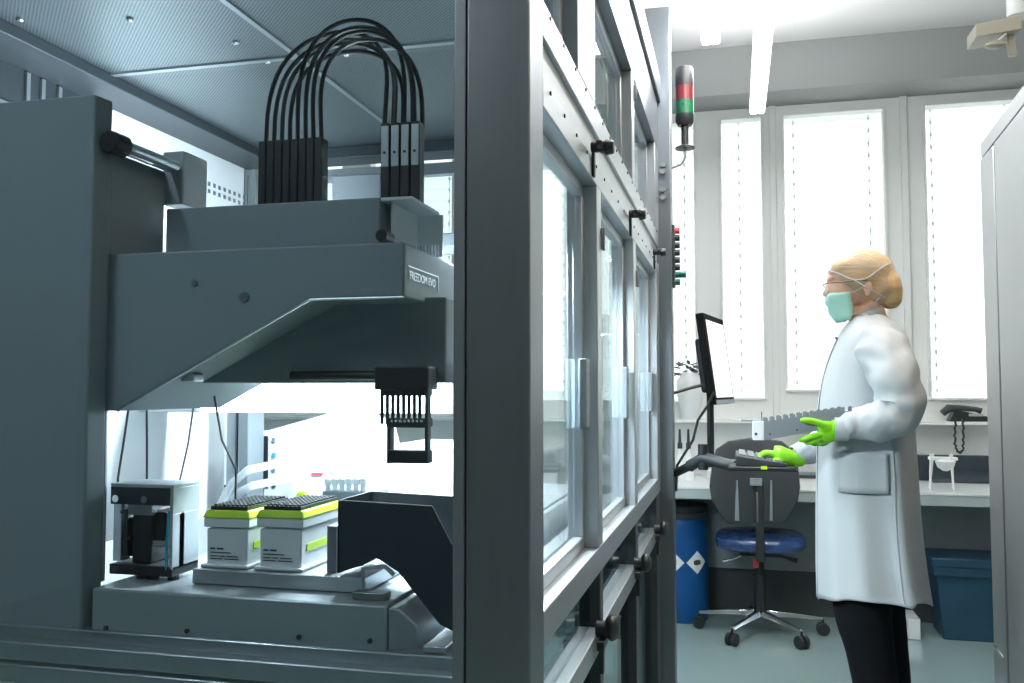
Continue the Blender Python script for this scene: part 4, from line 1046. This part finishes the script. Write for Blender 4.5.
# mask: bulged cloth over nose and chin
rows = []
prof = [(828.5, 294.5, 847.5, 294), (826.2, 298, 848, 297), (826.8, 303, 849, 302), (828.5, 308, 850, 307), (830.5, 313, 850.5, 312), (833, 318, 850, 316), (837.5, 322, 848.5, 320)]
for i, (uf, vf, ub, vb) in enumerate(prof):
    f = pp_(uf, vf); k_ = pp_(ub, vb); row = []
    hwid = .066-.014*(i/6)
    for j in range(17):
        t = -1+2*j/16; a_ = abs(t)
        x = f.x+(k_.x-f.x)*(a_**2.2); z = f.z+(k_.z-f.z)*(a_**2)+.002*math.sin(i*3.0)
        y = PYp+math.copysign(hwid*(a_**.62), t)
        row.append((x+.0015*math.sin(i*2.6), y, z))
    rows.append(row)
MK = MB().loft(rows, cap=False, close=False).build('face_mask', 'mask', PE, smooth=True)
so = MK.modifiers.new('t', 'SOLIDIFY'); so.thickness = .003; so.offset = 1
g = MB()
for s in (-1, 1):
    g = MB(); g.tube([pp_(848, 296)+Vector((0, s*.066, 0)), pp_(856, 292)+Vector((0, s*.078, 0)), pp_(866, 286)+Vector((0, s*.086, 0))], .0016, 6)
    g.tube([pp_(849.5, 316)+Vector((0, s*.054, 0)), pp_(858, 313)+Vector((0, s*.060, 0)), pp_(868, 309)+Vector((0, s*.064, 0)), pp_(876, 300)+Vector((0, s*.07, 0))], .0016, 6)
    g.build('mask_strap', 'coat', MK, smooth=True)
# safety glasses
G = MB()
for s in (-1, 1):
    G.tube([pp_(825.5, 285)+Vector((0, s*.056, 0)), pp_(846, 284)+Vector((0, s*.076, 0)), pp_(864, 283)+Vector((0, s*.082, 0))], .0024, 6)
G.tube([pp_(825.5, 285)+Vector((0, -.056, 0)), pp_(823, 285), pp_(825.5, 285)+Vector((0, .056, 0))], .0024, 6)
GL = G.build('glasses', 'skin', PE); GL.data.materials[0] = mat('brown_frame', (.22,.13,.09), .4)
rows = []
for (v, du) in ((285.2, 0), (290, .6), (295.5, 2.0)):
    rows.append([pp_(823+du+2.4*abs(t)**2, v)+Vector((0, t*.056, 0)) for t in (-1, -.66, -.33, 0, .33, .66, 1)])
MB().loft(rows, cap=False, close=False).build('lens', 'visor', GL, smooth=True)

# lab coat: torso with skirt, folds running down, open hem
rows_ = [(316, 854, 883, .070), (322, 848, 893, .105), (330, 841.5, 902, .150), (340, 836, 907, .180), (355, 829.5, 909, .190), (375, 822.5, 911, .192), (400, 818, 912, .190), (430, 817.2, 913, .190), (465, 816.6, 916, .195), (500, 816, 918, .200), (530, 816, 920.5, .205), (560, 816, 924, .210), (585, 816.6, 928, .215), (604, 817, 930.5, .218)]
NS = 96; rings = []
for i, (v, ul, ur, hy) in enumerate(rows_):
    xl, xr_ = xu(ul, v), xu(ur, v); cxx, hx = (xl+xr_)/2, (xr_-xl)/2; zz = zv(v); tt = max(0, (v-400)/200)
    r_ = []
    for k in range(NS):
        q = 2*math.pi*k/NS; c_, s_ = math.cos(q), math.sin(q); e = 2.3
        x = hx*math.copysign(abs(c_)**(2/e), c_); y = hy*math.copysign(abs(s_)**(2/e), s_)
        amp = (.017*tt+.005)*abs(s_)**.8
        fold = amp*(math.sin(q*5+1.1+.3*math.sin(v*.02))*.6+math.sin(q*9+2.0-v*.006)*.45+noise.noise((q*2.2, v*.02, 3.1))*.8)
        y += fold*math.copysign(1, s_)
        # small horizontal wrinkles at the waist
        y += .006*noise.noise((x*9, zz*16, s_*2+5))
        dz = 0
        if i == len(rows_)-1:
            t = (x/hx); dz = (.050 if s_ < 0 else -.02)*abs(s_)**1.2+(.020 if t > .5 else 0)-.012*t
        r_.append(Vector((cxx+x, PYp+y, zz+dz)))
    rings.append(r_)
# interpolate rings for smoothness
coat_rings = rings
def coat_pt(f, v, out=.004):
    # point on the near side of the coat: f runs 0 (front) to 1 (back)
    i = max(j for j in range(len(rows_)-1) if rows_[j][0] <= v); t = (v-rows_[i][0])/(rows_[i+1][0]-rows_[i][0])
    k = (NS/2+f*NS/2); k0 = int(k) % NS; kk = k-int(k)
    a_ = coat_rings[i][k0].lerp(coat_rings[i][(k0+1) % NS], kk); b2_ = coat_rings[i+1][k0].lerp(coat_rings[i+1][(k0+1) % NS], kk)
    p_ = a_.lerp(b2_, t); n_ = Vector((p_.x-xu(868, v), (p_.y-PYp)*1.2, 0)).normalized(); return p_+n_*out
CO = MB().loft(rings, cap=False).build('lab_coat', 'coat', PE, smooth=True)
ss = CO.modifiers.new('s', 'SUBSURF'); ss.levels = ss.render_levels = 1
so = CO.modifiers.new('t', 'SOLIDIFY'); so.thickness = .004; so.offset = -1
def sleeve(pts, rs, seed, name='sleeve', nn=9):
    a, r_ = catmull(pts, rs, nn); m = MB(); rings = []
    up = Vector((0,1,0)); prev = None
    for i, p in enumerate(a):
        t = (a[min(i+1, len(a)-1)]-a[max(i-1, 0)]).normalized()
        c1 = (Vector((0,1,0)) if prev is None else prev); c1 = (c1-t*c1.dot(t)).normalized(); prev = c1; c2 = t.cross(c1)
        ring_ = []
        for k in range(40):
            q = 2*math.pi*k/40; w = 1+.09*noise.noise((math.cos(q)*1.6+seed, math.sin(q)*1.6, i*.33))+.035*math.sin(i*.85+math.sin(q+seed)*2.6)+.075*noise.noise((math.cos(q+i*.16)*3.0+seed, math.sin(q+i*.16)*3.0, i*.22+9))
            ring_.append(p+(c1*math.cos(q)+c2*math.sin(q))*r_[i]*w)
        rings.append(ring_)
    o = m.loft(rings, cap=False).build(name, 'coat', CO, smooth=True)
    s_ = o.modifiers.new('s', 'SUBSURF'); s_.levels = s_.render_levels = 1
    s2 = o.modifiers.new('t', 'SOLIDIFY'); s2.thickness = .004; s2.offset = -1
    return o
sleeve([shN+Vector((-.01, .06, .022)), shN+Vector((0, .01, -.01)), pp_(894, 377, 2.78), elN+Vector((.002, 0, -.002)), pp_(881, 421, 2.755), pp_(856, 424, 2.76), wrN+Vector((-.004, 0, 0))], [.050, .076, .070, .066, .058, .044, .037], 1.3)
sleeve([shF+Vector((0, -.06, .02)), shF, pp_(860, 385, 3.22), elF, pp_(822, 444, 3.25), wrF+Vector((-.004, 0, .004))], [.05, .078, .070, .064, .052, .033], 4.2)
for (c0, c1, lab) in ((wrN+Vector((.016, 0, -.0005)), wrN+Vector((-.022, 0, 0)), ''), ):
    MB().tube([c0, (c0+c1)/2, c1], [.0375, .0365, .0355], 24).build('cuff', 'coat', CO, smooth=True)
# collar, placket and pocket
g = MB(); cl_ = []
rings = []
for (v, du, hy, sc) in ((321, 0, .074, 1.0), (312, 1.5, .066, .92), (313, 1.0, .070, .96)):
    cxx = xu(866+du, v); hx = 13.5*pxm*sc; r_ = []
    for k in range(32):
        q = 2*math.pi*k/32; r_.append(Vector((cxx+hx*1.15*math.cos(q), PYp+hy*math.sin(q), zv(v)+.020*math.cos(q))))
    rings.append(r_)
C2 = MB().loft(rings, cap=False).build('collar', 'coat', CO, smooth=True); s2 = C2.modifiers.new('t', 'SOLIDIFY'); s2.thickness = .003
pl_ = [pp_(u, v, PYp-.03) for (u, v) in ((838, 338), (832, 352), (825.5, 372), (820, 400), (818.6, 430), (818, 480), (818, 540), (818.6, 600))]
a, r_ = catmull(pl_, [.0035]*8); MB().tube(a, r_, 6).build('placket', 'coat_d', CO, smooth=True)
p = pp_(836, 338, PYp-.035); MB().ell(p, (.004, .003, .004), None, 8, 6).build('snap', 'dkgrey', CO)
# pocket patch, side seam and rear vent on the near side, following the cloth
rr_ = []
for j in range(7):
    v = 449+j*(487-449)/6; rr_.append([coat_pt(.29+(.56-.29)*i/14, v, .0055) for i in range(15)])
PK = MB().loft(rr_, cap=False, close=False).build('pocket', 'coat', CO, smooth=True)
s2 = PK.modifiers.new('t', 'SOLIDIFY'); s2.thickness = .004; s2.offset = 1
pts = [coat_pt(.595, v, .0025) for v in (440, 470, 500, 530, 560, 580, 600)]
a, r_ = catmull(pts, [.0012]*7); MB().tube(a, r_, 6).build('side_seam', 'coat', CO, smooth=True)
# trousers
t_ = MB()
for (L, s) in ((legN, -1), (legF, 1)):
    limb(t_, [L[0], L[1], L[2], L[3], L[4]+Vector((0, 0, .01))], [.100, .086, .070, .062, .055], 20)
t_.loft([ring(xu(868, 500), zv(545), .12, .165), ring(xu(868, 480), zv(480), .115, .16)])
TRS = t_.build('trousers', 'trousers', PE); fuse(TRS, .008, 4)
for L in (legN, legF):
    f = L[4]
    sh = MB().ell(Vector((f.x-.06, f.y, .036)), (.125, .046, .036), None, 24, 12).ell(Vector((f.x, f.y, .058)), (.055, .044, .050), None, 20, 12).box(f.x-.17, f.x+.05, f.y-.036, f.y+.036, .001, .018)
    o = sh.build('shoe', 'shoe', PE); fuse(o, .006, 4)

# gloves -------------------------------------------------------------
def glove(mbp, name):
    o = mbp.build(name, 'glove', PE); fuse(o, .0022, 5, .5); return o
def finger(m, pts, r0, r1): a, r_ = catmull(pts, [r0+(r1-r0)*i/(len(pts)-1) for i in range(len(pts))], 5); m.tube(a, r_, 12); m.ell(a[-1], (r1, r1, r1), None, 10, 8)
# near hand: holds the rack from below, thumb on its near face
yh = 2.735
def hp(u, v, dy=0): return PY(u, v, yh+dy)
m = MB()
m.tube([hp(843, 428.5, .022), hp(836, 429.5, .02), hp(829, 431, .018), hp(822, 432.5, .018)], [.028, .031, .034, .032], 20, .62)
# web and thumb along the upper near face
m.ell(hp(826, 427, .006), (.024, .015, .018), None, 14, 10)
finger(m, [hp(827, 426.5, .002), hp(818.5, 423, -.006), hp(809, 420.6, -.009), hp(802.5, 420.4, -.008)], .0118, .0078)
# fingers bending round below the rack to its far side
finger(m, [hp(823, 434, .012), hp(813, 436.5, .004), hp(804, 439, .010), hp(801, 440.3, .028)], .0100, .0078)
finger(m, [hp(824, 437, .018), hp(815, 440.5, .012), hp(808, 442.0, .024), hp(806, 441.5, .046)], .0102, .0080)
finger(m, [hp(826, 439, .024), hp(819, 442.6, .022), hp(814, 443.6, .038), hp(813, 442.0, .060)], .0098, .0077)
finger(m, [hp(829, 440, .030), hp(824, 443.4, .032), hp(820, 443.8, .048), hp(819.5, 442.0, .064)], .0088, .0070)
GN = glove(m, 'glove')
MB().tube([wrN+Vector((-.030, 0, -.001)), wrN+Vector((-.014, 0, -.001)), wrN+Vector((.004, 0, 0))], [.031, .032, .033], 24, .95).build('glove_cuff', 'glove', GN, smooth=True)
# far hand resting on the keyboard
yf = 3.20
def fp_(u, v, dy=0): return PY(u, v, yf+dy)
m = MB()
m.tube([fp_(803, 460, .02), fp_(793, 459, .01), fp_(786, 457.5, 0), fp_(779, 455.5, 0), fp_(773, 454.5, 0)], [.022, .028, .031, .034, .031], 20, 1.15)
for (dy, a_, k_) in ((-.028, 0, .0), (-.009, -1.5, -.8), (.010, -1.5, -.8), (.028, .5, .2)):
    finger(m, [fp_(774+a_*.3, 454.5+k_, dy), fp_(767+a_, 453.2+k_, dy*1.05), fp_(761.5+a_, 455.5, dy*1.1), fp_(759+a_, 459.5, dy*1.1)], .0102, .0076)
finger(m, [fp_(783, 460, -.026), fp_(775, 461.5, -.040), fp_(768, 461.5, -.044), fp_(763.5, 462.3, -.040)], .0115, .0082)
GF = glove(m, 'glove')

# the grey rack in the near hand ----------------------------------------
yr = 2.742
a = PY(764, 418.5, yr); b2 = PY(855, 405.5, yr); c2 = PY(764, 440.5, yr); d2 = PY(818, 430.5, yr); e2_ = PY(850, 420, yr)
RK = thing('carrier_rack', ((a.x+b2.x)/2, yr+.05, c2.z), 'grey slotted carrier rack held level in the green gloved hand', 'rack')
n = 13; up_ = Vector((a.z*0, 0, 0))
pts = []
Wd = .10
for (yy, nm) in ((yr, 'near_wall'), (yr+Wd, 'far_wall')):
    top = []
    for k in range(n):
        t0, t1, t2 = k/n, (k+.55)/n, (k+1)/n
        A0, A1, A2 = a.lerp(b2, t0), a.lerp(b2, t1), a.lerp(b2, t2); dn = Vector((0, 0, -.0125))
        top += [A0, A1, A1+dn, A2+dn]
    poly = [Vector((p.x, yy, p.z)) for p in top]+[Vector((p.x, yy, p.z)) for p in (e2_, d2, c2)]
    MB().prism(poly, (0, .004, 0)).build(nm, 'rack', RK)
g = MB()
for (p, q) in ((c2, d2), (d2, e2_)):
    g.prism([(p.x, yr+.004, p.z), (q.x, yr+.004, q.z), (q.x, yr+.004, q.z+.004), (p.x, yr+.004, p.z+.004)], (0, Wd-.004, 0))
dn = Vector((0,0,-.022))
p, q = a+dn, b2+dn
g.prism([(p.x, yr+.004, p.z), (q.x, yr+.004, q.z), (q.x, yr+.004, q.z+.004), (p.x, yr+.004, p.z+.004)], (0, Wd-.004, 0))
g.build('floor_plate', 'rack', RK)
p, q = PY(752.5, 421, yr+.02), PY(763.5, 440, yr+.02)
BOX(p.x, a.x-.0005, yr, yr+Wd, q.z, p.z).build('end_block', 'white_p', RK, bevel=.002)
p = PY(756, 434, yr-.001); MB().cyl((p.x, yr-.002, p.z), (p.x, yr+.001, p.z), .004, n=10).build('pin', 'black', RK)
p, q = PY(741, 419.5, yr+.05), PY(764, 421.5, yr+.05); BOX(p.x, a.x-.001, yr+.03, yr+Wd, q.z, p.z).build('handle_tongue', 'rack', RK, bevel=.001)
g = MB()
for (u, v) in ((770, 434), (797, 430)): p = PY(u, v, yr-.0005); MB().cyl((p.x, yr-.0015, p.z), (p.x, yr+.001, p.z), .003, n=8).build('rivet', 'dkgrey', RK)
p = PY(762, 412, yr); q = PY(762, 420, yr); MB().cyl((p.x, yr+.03, p.z), (q.x, yr+.03, q.z), .0015, n=6).build('pointer', 'black', RK)

# ================================================================ LIGHT
w = bpy.data.worlds.new('sky'); S.world = w; w.use_nodes = True
bg = w.node_tree.nodes['Background']; bg.inputs['Color'].default_value = (.97, .99, 1.0, 1); bg.inputs['Strength'].default_value = 3.2

S.view_settings.view_transform = 'Standard'; S.view_settings.look = 'None'; S.view_settings.gamma = 1; S.view_settings.use_curve_mapping = False
S.view_settings.exposure = 0.18
S.cycles.use_denoising = True
S.cycles.max_bounces = 10; S.cycles.diffuse_bounces = 5; S.cycles.glossy_bounces = 5; S.cycles.transparent_max_bounces = 24
S.cycles.sample_clamp_indirect = 6
S.cycles.caustics_reflective = False; S.cycles.caustics_refractive = False
